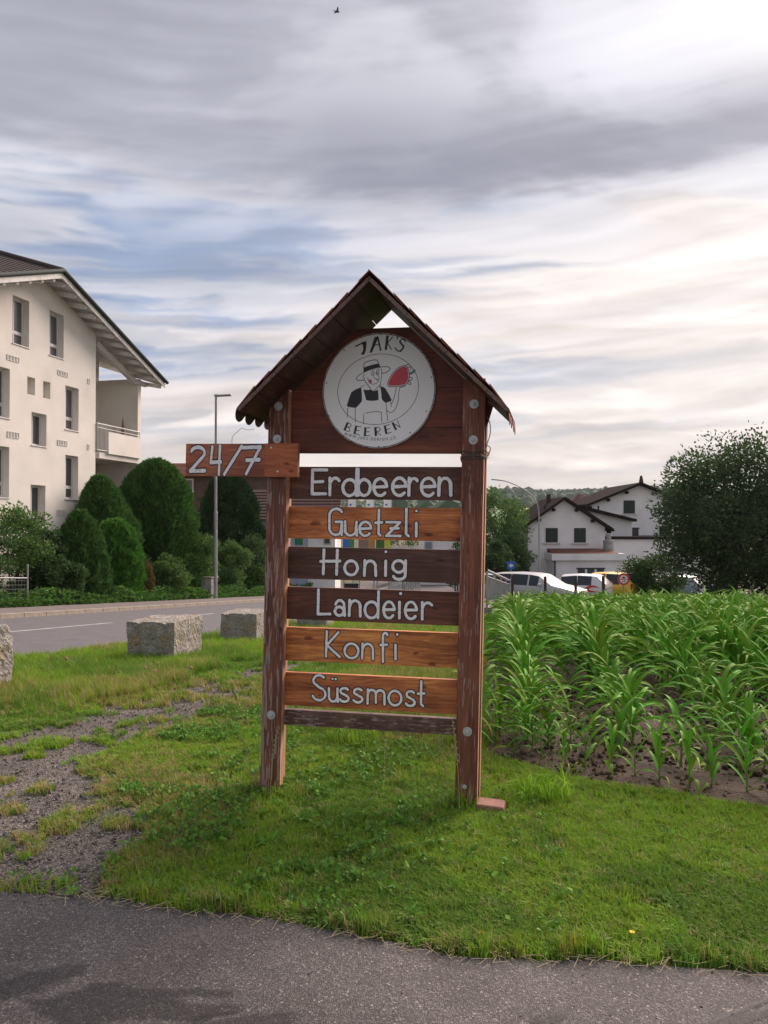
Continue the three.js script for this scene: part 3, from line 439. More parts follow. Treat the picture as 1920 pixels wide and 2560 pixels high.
// roof: two board decks and rounded shingles laid in courses
{
  const zF = 0.3, zB = -0.27, tileMatR = [[0.4, 0.13, 0.09], [0.34, 0.11, 0.08], [0.45, 0.15, 0.1]].map((c) => std({ color: rgb(...c), vertexColors: true, map: rep(grainTex, 4), bumpMap: rep(gravelBump, 2), bumpScale: 0.001 }));
  const shape = new THREE.Shape(); const tw = 0.1375; shape.moveTo(-tw / 2, 0.2); shape.lineTo(-tw / 2, 0.045); shape.absellipse(0, 0.045, tw / 2, 0.06, Math.PI, 2 * Math.PI, false); shape.lineTo(tw / 2, 0.2);
  const tileGeo = new THREE.ExtrudeGeometry(shape, { depth: 0.005, bevelEnabled: false, curveSegments: 8 });
  const bent = (k) => { const g = tileGeo.clone(), p = g.attributes.position; for (let i = 0; i < p.count; i++) { const y = p.getY(i); p.setZ(i, p.getZ(i) - k * Math.max(0, 0.09 - y) ** 1.5); } g.computeVertexNormals(); const nn = g.attributes.normal, cc = []; for (let i = 0; i < p.count; i++) { const d = nn.getZ(i) < -0.4 ? 0.16 : 1; cc.push(d, d * (d < 1 ? 1.6 : 1), d * (d < 1 ? 2 : 1)); } g.setAttribute('color', new THREE.Float32BufferAttribute(cc, 3)); return g; };   // granule face, black bitumen back
  for (const s of [-1, 1]) {
    const len = s < 0 ? 1.005 : 1.025, a = s * 43.6 * DEG, deck = thingPart('roof_panel', s < 0 ? 'left slope of the little roof, dark underside' : 'right slope of the little roof, reddish shingles');
    function thingPart(n, l) { const o = new THREE.Group(); o.name = n; o.userData.label = l; sign.add(o); return o; }
    // local frame of a slope: x along the ridge (towards the front), y up the slope, z out of the roof
    const ex = new THREE.Vector3(0, 0, s < 0 ? 1 : -1), ey = new THREE.Vector3(-s * Math.cos(43.6 * DEG), Math.sin(43.6 * DEG), 0), ez = ex.clone().cross(ey);
    deck.matrixAutoUpdate = true; const M = M4().makeBasis(ex, ey, ez).setPosition(APX, APY, 0); M.decompose(deck.position, deck.quaternion, deck.scale);
    const xs = [s < 0 ? zB : -zF, s < 0 ? zF : -zB], mid = (xs[0] + xs[1]) / 2, w = xs[1] - xs[0];
    const dm = wmat(woodTex(512, 128, [66, 38, 28], 170 + s, { knots: 3 })), em = wmat(woodTex(512, 32, [96, 70, 58], 176 + s, { fleck: 0.5 }));
    for (let b = 0; b < 7; b++) { const bw = len / 7; part('deck_board', box(w, bw - 0.003, 0.02, mid, -(b + 0.5) * bw - 0.004, -0.014), [em, em, em, em, dm, dm], deck); }
    const rows = 8, geoFlat = bent(0.12), geoDroop = bent(s > 0 ? 1.9 : 1.2);
    for (let r = 0; r < rows; r++) { const n = r % 2 ? 5 : 4; for (let k = 0; k < n; k++) {
      let tx = xs[0] + (k + (r % 2 ? 0 : 0.5)) * tw + 0.012; if (r % 2 && (k === 0 || k === n - 1)) { if (k === 0) tx += tw / 4; else tx -= tw / 4; }
      const R = hash(r, k, 50 + s), edge = r % 2 && (k === 0 || k === n - 1), last = r === 0;
      const m = part('shingle', last ? geoDroop : geoFlat, tileMatR[(R * 3) | 0], deck); m.position.set(tx + 0.006 * (hash(r, k, 7) - 0.5), -len - 0.045 + r * 0.118 + 0.008 * (hash(r, k, 8) - 0.5), 0.006 + 0.0005 * (k % 2)); m.rotation.x = 0.05; if (edge) m.scale.x = 0.5; m.rotation.z = 0.03 * (R - 0.5);
    } }
  }
  part('ridge_cap', join([box(0.11, 0.005, 0.585, APX + 0.05, APY + 0.0, 0.015).applyMatrix4(M4().makeTranslation(-APX, -APY, 0)).rotateZ(-44 * DEG).translate(APX, APY + 0.022, 0), box(0.08, 0.005, 0.585, APX - 0.036, APY, 0.015).applyMatrix4(M4().makeTranslation(-APX, -APY, 0)).rotateZ(44 * DEG).translate(APX, APY + 0.02, 0)]), std({ color: rgb(0.34, 0.11, 0.08), map: rep(grainTex, 4) }), sign);
}
// wire wound round the right post, and a loose end on the left
{
  const wm = std({ color: rgb(0.1, 0.085, 0.075), roughness: 0.6 }), pale = std({ color: rgb(0.42, 0.34, 0.28), roughness: 0.7 });
  const loop = (y, k) => [[0.5, y, -0.03], [0.5, y + 0.006 * k, 0.004], [0.565, y + 0.012, 0.005], [0.63, y + 0.008 * k, 0.004], [0.632, y + 0.02, -0.06], [0.634, y + 0.03, -0.17], [0.57, y + 0.02, -0.178], [0.5, y, -0.176], [0.498, y, -0.03]];
  part('wire', join([tube(loop(1.925, 1), 0.0032, 50), tube(loop(1.935, -1), 0.0032, 50), tube(loop(1.91, 2), 0.003, 50), tube(loop(1.945, 3), 0.003, 50)]), wm, sign, 'dark wire wound round the right post');
  part('wire', join([tube([[0.632, 2.16, -0.06], [0.65, 2.12, -0.05], [0.652, 2.06, -0.05], [0.636, 2.0, -0.04], [0.63, 1.96, -0.02], [0.64, 1.94, 0.01]], 0.0028, 40), tube([[0.634, 2.0, -0.05], [0.655, 1.985, -0.04], [0.65, 1.95, -0.03], [0.632, 1.925, 0.0], [0.62, 1.94, 0.008]], 0.0028, 40), tube([[0.61, 1.945, 0.006], [0.628, 1.93, 0.012], [0.64, 1.95, 0.0], [0.632, 1.975, -0.02]], 0.0028, 30)]), pale, sign, 'loose pale wire loops standing off the right post');
  part('wire', tube([[-0.72, 2.09, -0.02], [-0.76, 2.085, -0.01], [-0.79, 2.092, 0], [-0.82, 2.07, 0.0], [-0.845, 2.045, 0], [-0.85, 2.02, 0], [-0.846, 2.0, 0.005]], 0.0014, 40, 5), wm, sign, 'thin loose wire above the side board');
}
const paver = solo('paving_stone', tri(bevel(0.15, 0.06, 0.12, 0.012)), std({ map: rep(grainTex, 3), color: rgb(0.4, 0.2, 0.15) }), 'flat reddish paving stone lying at the foot of the signpost', 'stone');
{ const p = toWorld(0.7, 0, 0.0); paver.position.set(p.x, 0.018, p.z); paver.rotation.set(0.02, -0.25, -0.04); }

// ------------------------------------------------------------------ granite blocks along the road
function roughBlock(w, h, d, seed, amp, round = 0) {
  let g = new THREE.BoxGeometry(w, h, d, 22, 18, 22); g.deleteAttribute('normal'); g.deleteAttribute('uv'); g = mergeVertices(g, 1e-4);
  const p = g.attributes.position, v = new THREE.Vector3();
  for (let i = 0; i < p.count; i++) {
    v.fromBufferAttribute(p, i); const s = new THREE.Vector3(v.x / w * 2, v.y / h * 2, v.z / d * 2), n = new THREE.Vector3(Math.sign(s.x) * Math.abs(s.x) ** 7, Math.sign(s.y) * Math.abs(s.y) ** 7, Math.sign(s.z) * Math.abs(s.z) ** 7).normalize();
    const f = 1.25 * (noise3(v.x * 5, v.y * 5, v.z * 5 + 3, seed) - 0.5) * 1.1 + (noise3(v.x * 13, v.y * 13, v.z * 13 + 3, seed + 9) - 0.5) * 0.6 + (noise3(v.x * 30, v.y * 30, v.z * 30, seed + 19) - 0.5) * 0.4;
    const groove = 0.9 * amp * (Math.abs(Math.sin(v.x * 9 + seed)) > 0.93 && v.z > d * 0.4 ? 1 : 0);
    v.addScaledVector(n, f * amp - groove); if (round) { const q = Math.max(0, s.length() - 1.25); v.addScaledVector(v.clone().normalize(), -round * q); } p.setXYZ(i, v.x, v.y, v.z);
  }
  return tri(toCreasedNormals(g, 0.9));
}
const graniteMat = std({ map: rep(graniteTex, 2.4), bumpMap: rep(graniteBump, 1.8), bumpScale: 0.03, color: rgb(1.0, 0.96, 0.9) });
const BLK = 'granite blocks along the road verge';
[[-4.02, -7.15, 0.85, 0.72, 0.75, 0.055, 0.22, 'rounded granite boulder at the road verge by the gravel path'],
 [-2.86, -10.16, 0.64, 0.6, 0.82, 0.027, 0, 'squared rough granite block with a drill-grooved face and sunlit side'],
 [-2.4, -13.56, 0.64, 0.57, 0.82, 0.025, 0, 'smaller looking granite block standing just left of the flaking post'],
 [-1.55, -17.6, 0.7, 0.56, 0.82, 0.027, 0, 'granite block half hidden behind the boards of the signpost'],
 [-0.6, -21.6, 0.66, 0.56, 0.82, 0.022, 0, 'last granite block of the row, far down the verge']].forEach(([x, z, w, h, d, amp, rnd, label], i) => {
  const m = solo('granite_block', roughBlock(w, h, d, 40 + i * 7, amp, rnd), graniteMat, label, 'stone block', BLK); m.position.set(x, ground(z) + h / 2 - 0.05, z); m.rotation.y = -11 * DEG + 0.03 * (i - 1);
});

// ------------------------------------------------------------------ foliage builders
function leafCloud(n, place, len, wid, cols, seed, fold = 0.25) {
  const R = rng(seed), pos = new Float32Array(n * 12), col = new Float32Array(n * 12), idx = new Uint32Array(n * 6), a = new THREE.Vector3(), d = new THREE.Vector3(), s = new THREE.Vector3(), u = new THREE.Vector3();
  for (let i = 0; i < n; i++) {
    const { p, dir, k = 1 } = place(R); d.copy(dir).normalize(); s.set(R() - 0.5, R() - 0.5, R() - 0.5).cross(d).normalize(); u.crossVectors(d, s);
    const L = len * k * (0.65 + 0.7 * R()), w = wid * k * (0.65 + 0.7 * R()) / 2, c = cols[(R() * cols.length) | 0], b = 0.8 + 0.4 * R();
    const put = (q, x, y, z) => { const o = (i * 4 + q) * 3; pos[o] = x; pos[o + 1] = y; pos[o + 2] = z; col[o] = c[0] * b; col[o + 1] = c[1] * b; col[o + 2] = c[2] * b; };
    put(0, p.x, p.y, p.z); a.copy(p).addScaledVector(d, L * 0.45).addScaledVector(s, w).addScaledVector(u, w * fold); put(1, a.x, a.y, a.z);
    a.copy(p).addScaledVector(d, L); put(2, a.x, a.y, a.z); a.copy(p).addScaledVector(d, L * 0.45).addScaledVector(s, -w).addScaledVector(u, w * fold); put(3, a.x, a.y, a.z);
    idx.set([i * 4, i * 4 + 1, i * 4 + 2, i * 4, i * 4 + 2, i * 4 + 3], i * 6);
  }
  const g = new THREE.BufferGeometry(); g.setAttribute('position', new THREE.BufferAttribute(pos, 3)); g.setAttribute('color', new THREE.BufferAttribute(col, 3)); g.setIndex(new THREE.BufferAttribute(idx, 1)); g.computeVertexNormals(); return g;
}
const LEAF = leafMat({}), NEEDLE = leafMat({ transmission: 0.25 });
const barkMat = std({ map: rep(grainTex, 2, 0.6), color: rgb(0.13, 0.095, 0.07) });
const GREEN = {
  thuja: [[0.035, 0.085, 0.018], [0.045, 0.11, 0.022], [0.03, 0.07, 0.018], [0.06, 0.13, 0.028]], bright: [[0.05, 0.14, 0.02], [0.065, 0.17, 0.026], [0.045, 0.12, 0.02]],
  yew: [[0.02, 0.048, 0.016], [0.026, 0.06, 0.018], [0.032, 0.072, 0.02]], leafy: [[0.06, 0.13, 0.03], [0.085, 0.17, 0.035], [0.05, 0.11, 0.028], [0.11, 0.19, 0.05]],
  brown: [[0.11, 0.1, 0.03], [0.13, 0.085, 0.035], [0.09, 0.09, 0.03]], tree: [[0.045, 0.085, 0.028], [0.06, 0.105, 0.035], [0.038, 0.07, 0.026], [0.08, 0.12, 0.05]], dark: [[0.032, 0.07, 0.02], [0.045, 0.09, 0.026], [0.055, 0.105, 0.03]],
};
for (const k of Object.keys(GREEN)) GREEN[k] = GREEN[k].map((c) => c.map((v) => v * ({ tree: 1.15, yew: 1.1, leafy: 1.25, dark: 1.25, thuja: 1.65, bright: 1.6, brown: 1.3 })[k]));
// dense clipped or natural conifer: leaf sprays over a body of revolution
function conifer(name, label, x, z, y0, h, r, prof, n, cols, seed, { lean = 0, shag = 0.15, size = 0.17 } = {}) {
  const t = thing(name, label, 'shrub', x, y0, z, 0, 'shrubs and hedges in front of the flats');
  part('trunk', bar([0, -0.1, 0], [lean * 0.5, h * 0.6, 0], 0.09, 0.03, 7), barkMat, t);
  const v = new THREE.Vector3(), d = new THREE.Vector3();
  part('crown', leafCloud(n, (R) => {
    let q, k; do { q = R(); k = prof(q); } while (R() > k + 0.05); const a = R() * 6.2832, bump = 1 + 0.2 * (noise3(Math.cos(a) * 1.3 + 9, q * 5, Math.sin(a) * 1.3 + 9, seed) - 0.5) + (shag * 2 + 0.06) * (noise3(Math.cos(a) * 4 + 9, q * 15, Math.sin(a) * 4 + 9, seed + 3) - 0.5), deep = R() < 0.75 ? 1 - 0.13 * R() : 1 - 0.45 * R(), rr = r * k * bump * deep;
    v.set(Math.cos(a) * rr + lean * q, q * h, Math.sin(a) * rr); d.set(Math.cos(a) + (R() - 0.5), 0.5 + R(), Math.sin(a) + (R() - 0.5)); return { p: v, dir: d, k: 1 + shag * 3 * R() };
  }, size, size * 0.42, cols, seed), NEEDLE, t); return t;
}
// loose leafy shrub or broadleaf crown made of leaf clumps on branches
function leafy(name, label, cat, x, z, y0, h, w, { clumps = 60, per = 120, size = 0.12, cols = GREEN.leafy, seed = 1, bottom = 0.1, trunk = 0.06, group, spiky = 0, trunks = 3, flat = 1, mat = LEAF } = {}) {
  const t = thing(name, label, cat, x, y0, z, 0, group), R = rng(seed), cs = [], wood = [];
  for (let i = 0; i < clumps; i++) { let px, py, pz; do { px = R() * 2 - 1; py = R() * 2 - 1; pz = R() * 2 - 1; } while (px * px + py * py + pz * pz > 1 || (px * px + py * py + pz * pz < 0.25 && R() < 0.6)); const e = 0.88 + 0.3 * noise(px * 2.2 + 5, py * 2.2 + pz, seed); cs.push([px * w / 2 * e, mix(bottom * h, h, (py * e + 1) / 2), pz * w / 2 * e * flat, (0.75 + 0.6 * R()) * w * 0.13 + 0.06]); }
  for (let k = 0; k < trunks; k++) { const a = k / trunks * 6.28 + seed, top = [Math.cos(a) * w * 0.12, h * 0.5, Math.sin(a) * w * 0.12]; wood.push(bar([Math.cos(a) * trunk, -0.15, Math.sin(a) * trunk], top, trunk, trunk * 0.55, 7)); for (let i = k; i < cs.length; i += trunks * 2) wood.push(bar([top[0] * (0.5 + 0.5 * R()), h * (0.25 + 0.25 * R()), top[2]], cs[i].slice(0, 3), trunk * 0.35, trunk * 0.1, 4)); }
  part('trunk', join(wood), barkMat, t);
  const v = new THREE.Vector3(), d = new THREE.Vector3(); let i = 0;
  part('crown', leafCloud(clumps * per, (Q) => { const c = cs[(i++ / per) | 0]; let a, b, e; do { a = Q() * 2 - 1; b = Q() * 2 - 1; e = Q() * 2 - 1; } while (a * a + b * b + e * e > 1); const sp = spiky && c[1] > h * 0.72 ? 1 + spiky * Q() * Q() * 3 : 1; v.set(c[0] + a * c[3], Math.max(0.02, c[1] + b * c[3] * 0.8 * (b > 0 ? sp : 1)), c[2] + e * c[3]); d.set(a + (Q() - 0.5) * 1.4, b * 0.6 + (Q() - 0.3), e + (Q() - 0.5) * 1.4); return { p: v, dir: d }; }, size, size * 0.55, cols, seed + 5), mat, t);
  return t;
}
// shrubs between pavement and flats: surveyed by bearing, distance behind the kerb, and height
const egg = (q) => Math.sin(Math.PI * Math.min(1, q * 0.86 + 0.14) ** 0.8) ** 0.7 * (q > 0.9 ? (1 - q) * 10 * 0.6 + 0.25 : 1), bullet = (q) => Math.min(1, 0.86 + q * 0.4) * Math.max(0, 1 - q ** 3.2) ** 0.62, coneP = (q) => Math.min(1, 0.88 + q) * Math.max(0, 1 - q ** 2.1) ** 0.72;
const spot = (px, L, top, hw) => { const [x, z] = gardenAt(px, L), D = -z, y0 = ground(z) + 0.18; return { x, z, y0, h: at(px, top, D)[1] - y0, r: hw / FOCAL * D * Math.hypot(1, (px - 960) / FOCAL) * 0.98 }; };
const SHR = 'shrubs and hedges in front of the flats';
for (const [px, L, top, hw, prof, n, cols, opt, label] of [
  [200, 3.5, 1280, 66, coneP, 26000, GREEN.thuja, {}, 'clipped dark green conical shrub at the pavement beside the loose leafy bush'],
  [288, 3.6, 1303, 62, bullet, 26000, GREEN.bright, {}, 'clipped bright green round-topped shrub beside the dark cone'],
  [275, 4.9, 1192, 92, coneP, 36000, GREEN.thuja, { shag: 0.14, lean: -0.5 }, 'tall ragged leaning conifer behind the two clipped shrubs'],
  [388, 5.0, 1150, 112, bullet, 72000, GREEN.thuja, { shag: 0.1 }, 'broad dark green conifer in front of the balcony, tallest of the hedge'],
  [362, 2.85, 1404, 21, bullet, 3500, GREEN.brown, { size: 0.1 }, 'small brownish shrub between the clipped shrub and the ivy'],
  [572, 6.2, 1168, 98, coneP, 36000, GREEN.yew, { shag: 0.2, size: 0.18 }, 'almost black yew behind the street lamp and side board'],
]) { const q = spot(px, L, top, hw); conifer('hedge_shrub', label, q.x, q.z, q.y0, q.h, q.r, prof, n, cols, px, opt); }
for (const [px, L, top, hw, clumps, cols, label, opt] of [
  [38, 4.6, 1250, 75, 60, GREEN.leafy, 'light green loose shrub behind the wire fence', {}],
  [112, 4.2, 1300, 45, 50, GREEN.dark, 'dark loose bush between the wire fence and the conical shrub', {}],
  [160, 3.0, 1400, 45, 40, GREEN.dark, 'low glossy dark bush at the foot of the conical shrub', {}],
  [425, 2.95, 1392, 42, 34, GREEN.leafy, 'pale leafy bush at the foot of the broad conifer', {}],
  [500, 3.3, 1312, 44, 46, GREEN.leafy, 'pale green bush behind the grey cabinet', {}],
  [580, 3.2, 1352, 42, 46, GREEN.leafy, 'bright leafy bush right behind the lamp pole', {}],
  [648, 3.3, 1412, 40, 36, GREEN.leafy, 'low leafy bush beside the flaking post of the signpost', {}],
  [470, 4.6, 1330, 60, 50, GREEN.dark, 'dark bush between the broad conifer and the yew', {}],
  [330, 4.0, 1390, 50, 40, GREEN.dark, 'dark bush filling the gap behind the round-topped shrub', {}],
  [620, 4.2, 1330, 56, 50, GREEN.dark, 'dark bush under the yew behind the flaking post', {}],
  [-60, 4.2, 1290, 70, 50, GREEN.dark, 'dark bush at the far end of the wire fence', {}],
]) { const q = spot(px, L, top, hw); leafy('leafy_bush', label, 'shrub', q.x, q.z, q.y0, q.h, q.r * 2, { clumps, per: 150, size: 0.13, cols, seed: 300 + px, bottom: 0.02, trunk: 0.04, group: SHR }); }
// ivy and ground cover along the back of the pavement
{
  const R = rng(77), v = new THREE.Vector3(), d = new THREE.Vector3(), n = 26000;
  const g = leafCloud(n, (Q) => { const s = -14 + 54 * Q(), L = 2.15 + 1.5 * Q() * Q() + 0.1 * noise(s * 2, 1, 4), [x, z] = road(s, L), hh = (0.2 + 0.55 * noise(s * 0.9, L, 9)) * (L > 2.3 ? 1 : 0.4); v.set(x, ground(z) + 0.2 + hh * Q(), z); d.set(WX + (Q() - 0.5) * 2, Q() - 0.2, WZ + (Q() - 0.5) * 2); return { p: v, dir: d }; }, 0.13, 0.1, [...GREEN.leafy, ...GREEN.bright], 79);
  stuff('ivy_ground_cover', new THREE.Mesh(g, LEAF), 'low ivy and leafy ground cover along the back of the pavement', 'ground cover');
}

// ------------------------------------------------------------------ the block of flats
const whiteMat = std({ color: rgb(0.95, 0.93, 0.9), map: rep(grainTex, 1), roughness: 0.6 });
const netMat = phys({ color: rgb(0.16, 0.165, 0.17), roughness: 0.12, specularIntensity: 0.8, map: rep(grainTex, 6, 0.5) });   // net curtain close behind the glass
const glassMat = phys({ color: rgb(0.06, 0.065, 0.07), roughness: 0.06, specularIntensity: 0.8 });
{
  const B = thing('apartment_building', 'cream block of flats with deep set windows, white roof beams and a corner balcony', 'building', -15.19, 0, -30.6, 77 * DEG);
  const wallMat = std({ map: rep(plasterTex, 0.35), bumpMap: rep(plasterBump, 0.8), bumpScale: 0.004, color: rgb(0.8, 0.77, 0.71) });
  const AU = 2.42, AY = 12.27, TAN = 0.362, roofY = (u) => AY - 0.2 - Math.abs(u - AU) * TAN, base = -3.4;
  const wins = [[0.63, 1.63, 8.89, 10.85, 1], [2.94, 3.93, 8.9, 10.85, 1], [-0.5, 0.5, 5.79, 7.79, 1], [4.07, 5.05, 5.8, 7.77, 1], [1.82, 2.79, 4.87, 6.26, 0], [-0.5, 0.5, 2.6, 4.64, 1], [4.1, 5.05, 2.67, 4.65, 1], [1.8, 2.75, 1.8, 3.2, 0], [-3.0, -2.0, 5.8, 7.79, 1], [-2.4, -1.4, 8.9, 10.2, 0], [-3, -2, 2.6, 4.64, 1]];
  const niches = [[1.54, 2.03, 6.97, 7.7], [2.55, 3.03, 6.97, 7.7]];
  const sh = new THREE.Shape(); const lu = -5.6, ru = 6.38; sh.moveTo(lu, base); sh.lineTo(ru, base); sh.lineTo(ru, roofY(ru)); sh.lineTo(AU, roofY(AU)); sh.lineTo(lu, roofY(lu)); sh.closePath();
  for (const [a, b, c, d] of [...wins, ...niches]) { const h = new THREE.Path(); h.moveTo(a, c); h.lineTo(a, d); h.lineTo(b, d); h.lineTo(b, c); h.closePath(); sh.holes.push(h); }
  part('wall', tri(new THREE.ExtrudeGeometry(sh, { depth: 0.34, bevelEnabled: false }).translate(0, 0, -0.34)), wallMat, B);
  for (const [a, b, c, d] of niches) part('niche_panel', tri(span(a - 0.02, b + 0.02, c - 0.02, d + 0.02, -0.4, -0.3)), wallMat, B);
  for (const [a, b, c, d, tall] of wins) {
    const w = new THREE.Group(); w.name = 'window'; B.add(w); const z = -0.27, f = 0.1, bars = [span(a, a + f, c, d, z - 0.06, z), span(b - f, b, c, d, z - 0.06, z), span(a + f, b - f, c, c + f, z - 0.06, z), span(a + f, b - f, d - f, d, z - 0.06, z)];
    const ty = c + (d - c) * 0.28; if (tall) bars.push(span(a + f, b - f, ty - 0.07, ty + 0.07, z - 0.06, z));
    bars.push(span(a + f + 0.28, a + f + 0.33, c + f, d - f, z - 0.058, z - 0.004));
    part('frame', join(bars), whiteMat, w); part('pane', span(a + f * 0.5, b - f * 0.5, c + f * 0.5, d - f * 0.5, z - 0.05, z - 0.035), hash(a * 10, c * 10, 3) > 0.5 ? netMat : glassMat, w);
    part('sill', bevel(b - a + 0.06, 0.045, 0.34, 0.008).translate((a + b) / 2, c - 0.018, -0.13), whiteMat, w);
  }
  // air grilles: outlined boxes in rows
  for (const [a, b, c, d, n] of [[0.3, 1.05, 8.14, 8.36, 4], [3.5, 4.24, 8.13, 8.36, 4], [0.35, 1.07, 5.03, 5.28, 4], [3.51, 4.23, 5.03, 5.27, 4], [3.51, 4.1, 1.92, 2.18, 4], [5.71, 5.9, 8.13, 8.38, 1], [5.71, 5.9, 5.04, 5.29, 1]]) {
    const g = [], w = (b - a) / n; for (let i = 0; i < n; i++) { const x0 = a + i * w + 0.015, x1 = a + (i + 1) * w - 0.015; g.push(span(x0, x0 + 0.022, c, d, 0.003, 0.03), span(x1 - 0.022, x1, c, d, 0.003, 0.025), span(x0 + 0.022, x1 - 0.022, c, c + 0.022, 0.003, 0.025), span(x0 + 0.022, x1 - 0.022, d - 0.022, d, 0.003, 0.025)); } part('air_grille', join(g), whiteMat, B);
  }
  // corner with the balconies
  const dp = 2.3; const cw = [span(6.38, 6.7, base, roofY(6.7), -dp - 0.3, -0.342), poly([[6.7, base], [10.14, base], [10.14, 10.25], [6.7, 11.5]], 0.3).translate(0, 0, -dp - 0.3), span(10.14, 10.45, base, roofY(10.45), -dp - 0.3, -0.001), span(lu, lu + 0.3, base, roofY(lu), -13, -0.342), span(10.13, 10.43, base, roofY(10.43), -13, -dp - 0.302), span(lu + 0.3, 10.13, base, roofY(10.4) - 0.2, -13.3, -13)];
  part('wall', tri(join(cw)), wallMat, B);
  for (const [y, top] of [[5.0, 1], [1.9, 0]]) {
    const bal = new THREE.Group(); bal.name = 'balcony'; B.add(bal); part('slab', tri(span(6.702, 10.138, y - 0.28, y + 0.02, -dp + 0.002, 0.0)), wallMat, bal);
    part('parapet', tri(span(7.3, 10.3, y - 0.02, y + 1.05, 0.004, 0.12)), wallMat, bal); const rl = [bar([6.42, y + 1.36, 0.06], [10.28, y + 1.36, 0.06], 0.035, 0.035, 6), bar([6.42, y + 1.17, 0.06], [10.28, y + 1.17, 0.06], 0.02, 0.02, 6), span(6.42, 7.29, y + 0.08, y + 0.12, 0.04, 0.08)];
    for (let u = 6.45; u < 7.3; u += 0.105) rl.push(bar([u, y + 0.1, 0.06], [u, y + 1.34, 0.06], 0.014, 0.014, 5)); for (let u = 7.5; u < 10.3; u += 0.68) rl.push(bar([u, y + 1.0, 0.06], [u, y + 1.35, 0.06], 0.02, 0.02, 5)); part('railing', join(rl), whiteMat, bal);
    const door = new THREE.Group(); door.name = 'balcony_door'; B.add(door); part('frame', join([span(7.0, 7.08, y + 0.02, y + 2.2, -dp, -dp + 0.06), span(8.3, 8.38, y + 0.02, y + 2.2, -dp, -dp + 0.06), span(7.08, 8.3, y + 2.12, y + 2.2, -dp, -dp + 0.06)]), whiteMat, door); part('pane', span(7.06, 8.32, y + 0.03, y + 2.14, -dp + 0.004, -dp + 0.03), glassMat, door);
    if (top) part('wall_box', bevel(0.42, 0.55, 0.12, 0.02).translate(9.3, y + 2.0, -dp + 0.07), whiteMat, bal);
  }
  // roof: slopes, tile courses, verge board, dark metal edge, beams
  const tileMat = std({ map: rep(grainTex, 1.4), color: rgb(0.085, 0.062, 0.058) }), edgeMat = std({ color: rgb(0.035, 0.045, 0.043), roughness: 0.8 });
  const roof = new THREE.Group(); roof.name = 'roof'; B.add(roof); const zA = 0.95, zE = -13.8;
  for (const s of [-1, 1]) {
    const end = 8.77, pts = [[AU, AY - 0.05], [AU + s * end, AY - 0.05 - end * TAN], [AU + s * end, AY - 0.2 - end * TAN], [AU, AY - 0.2]]; if (s < 0) pts.reverse();
    part('slope', tri(poly(pts, zA - zE).translate(0, 0, zE)), whiteMat, roof);
    const g = [], n = 27; for (let i = 0; i < n; i++) { const u = i / n * end, c = box(end / n * 1.16, 0.05, zA - zE + 0.06); c.rotateZ(-s * Math.atan(TAN) + s * 0.09); c.translate(AU + s * (u + end / n * 0.5), AY + 0.015 - (u + end / n * 0.5) * TAN, (zA + zE) / 2 + 0.03); g.push(c); } const tm = part('tile_courses', tri(join(g)), tileMat, roof); tm.userData.kind = 'stuff';
    part('verge_board', tri(poly(s > 0 ? [[AU, AY - 0.06], [AU + end, AY - 0.06 - end * TAN], [AU + end, AY - 0.27 - end * TAN], [AU, AY - 0.27]].reverse() : [[AU, AY - 0.06], [AU - end, AY - 0.06 - end * TAN], [AU - end, AY - 0.27 - end * TAN], [AU, AY - 0.27]], 0.05).translate(0, 0, zA + 0.002)), whiteMat, roof);
    part('verge_edge', join([bar([AU, AY + 0.05, zA + 0.12], [AU + s * (end + 0.1), AY + 0.05 - (end + 0.1) * TAN, zA + 0.12], 0.09, 0.09, 10)]), edgeMat, roof);
    for (let k = 0; k < 12; k++) { const u = AU + s * (0.35 + k * 0.745), y = AY - 0.34 - Math.abs(u - AU) * TAN, L = 0.86; const sb = new THREE.Shape(); sb.moveTo(-0.6, -0.1); sb.lineTo(L - 0.16, -0.1); sb.absarc(L - 0.1, 0.0, 0.1, -Math.PI / 2, Math.PI / 2); sb.lineTo(-0.6, 0.1); const bg = new THREE.ExtrudeGeometry(sb, { depth: 0.15, bevelEnabled: false, curveSegments: 5 }).rotateY(-Math.PI / 2).translate(u + 0.075, y, 0); part('beam', bg, whiteMat, roof); }
  }
  part('ridge', bar([AU, AY + 0.08, zA + 0.1], [AU, AY + 0.08, zE], 0.13, 0.13, 10), tileMat, roof);
  roof.traverse((o) => { if (!o.isMesh || o.name === 'verge_board' || o.name === 'verge_edge') return; const p = o.geometry.attributes.position, k = o.name === 'beam' ? 0.2 : 0.32; for (let i = 0; i < p.count; i++) p.setY(i, p.getY(i) + k * (zA - p.getZ(i))); o.geometry.computeVertexNormals(); });   // the roof planes also climb inward
  part('brace', (() => { const a = [6.5, 10.2], b = [10.0, 8.95], g = box(Math.hypot(b[0] - a[0], b[1] - a[1]), 0.26, 0.2); g.rotateZ(Math.atan2(b[1] - a[1], b[0] - a[0])); return g.translate((a[0] + b[0]) / 2, (a[1] + b[1]) / 2, -0.08); })(), whiteMat, B);
  part('beam', span(9.9, 10.9, 8.86, 9.08, -0.1, 0.12), whiteMat, B);
  shade(B);
}
// closed parasol leaning on the balcony
{ const p = new THREE.Vector3(9.85, 5.02, -0.7).applyAxisAngle(new THREE.Vector3(0, 1, 0), 77 * DEG).add(new THREE.Vector3(-15.19, 0, -30.6)); const t = thing('folded_parasol', 'slim folded parasol standing on the corner balcony', 'parasol', p.x, p.y, p.z); part('pole', bar([0, 0, 0], [0, 2.0, 0], 0.025, 0.02, 6), std({ color: rgb(0.3, 0.2, 0.12) }), t); part('canopy', new THREE.LatheGeometry([[0.02, 1.0], [0.1, 1.05], [0.07, 1.5], [0.02, 2.05]].map((q) => new THREE.Vector2(...q)), 8), std({ color: rgb(0.2, 0.12, 0.09) }), t); }

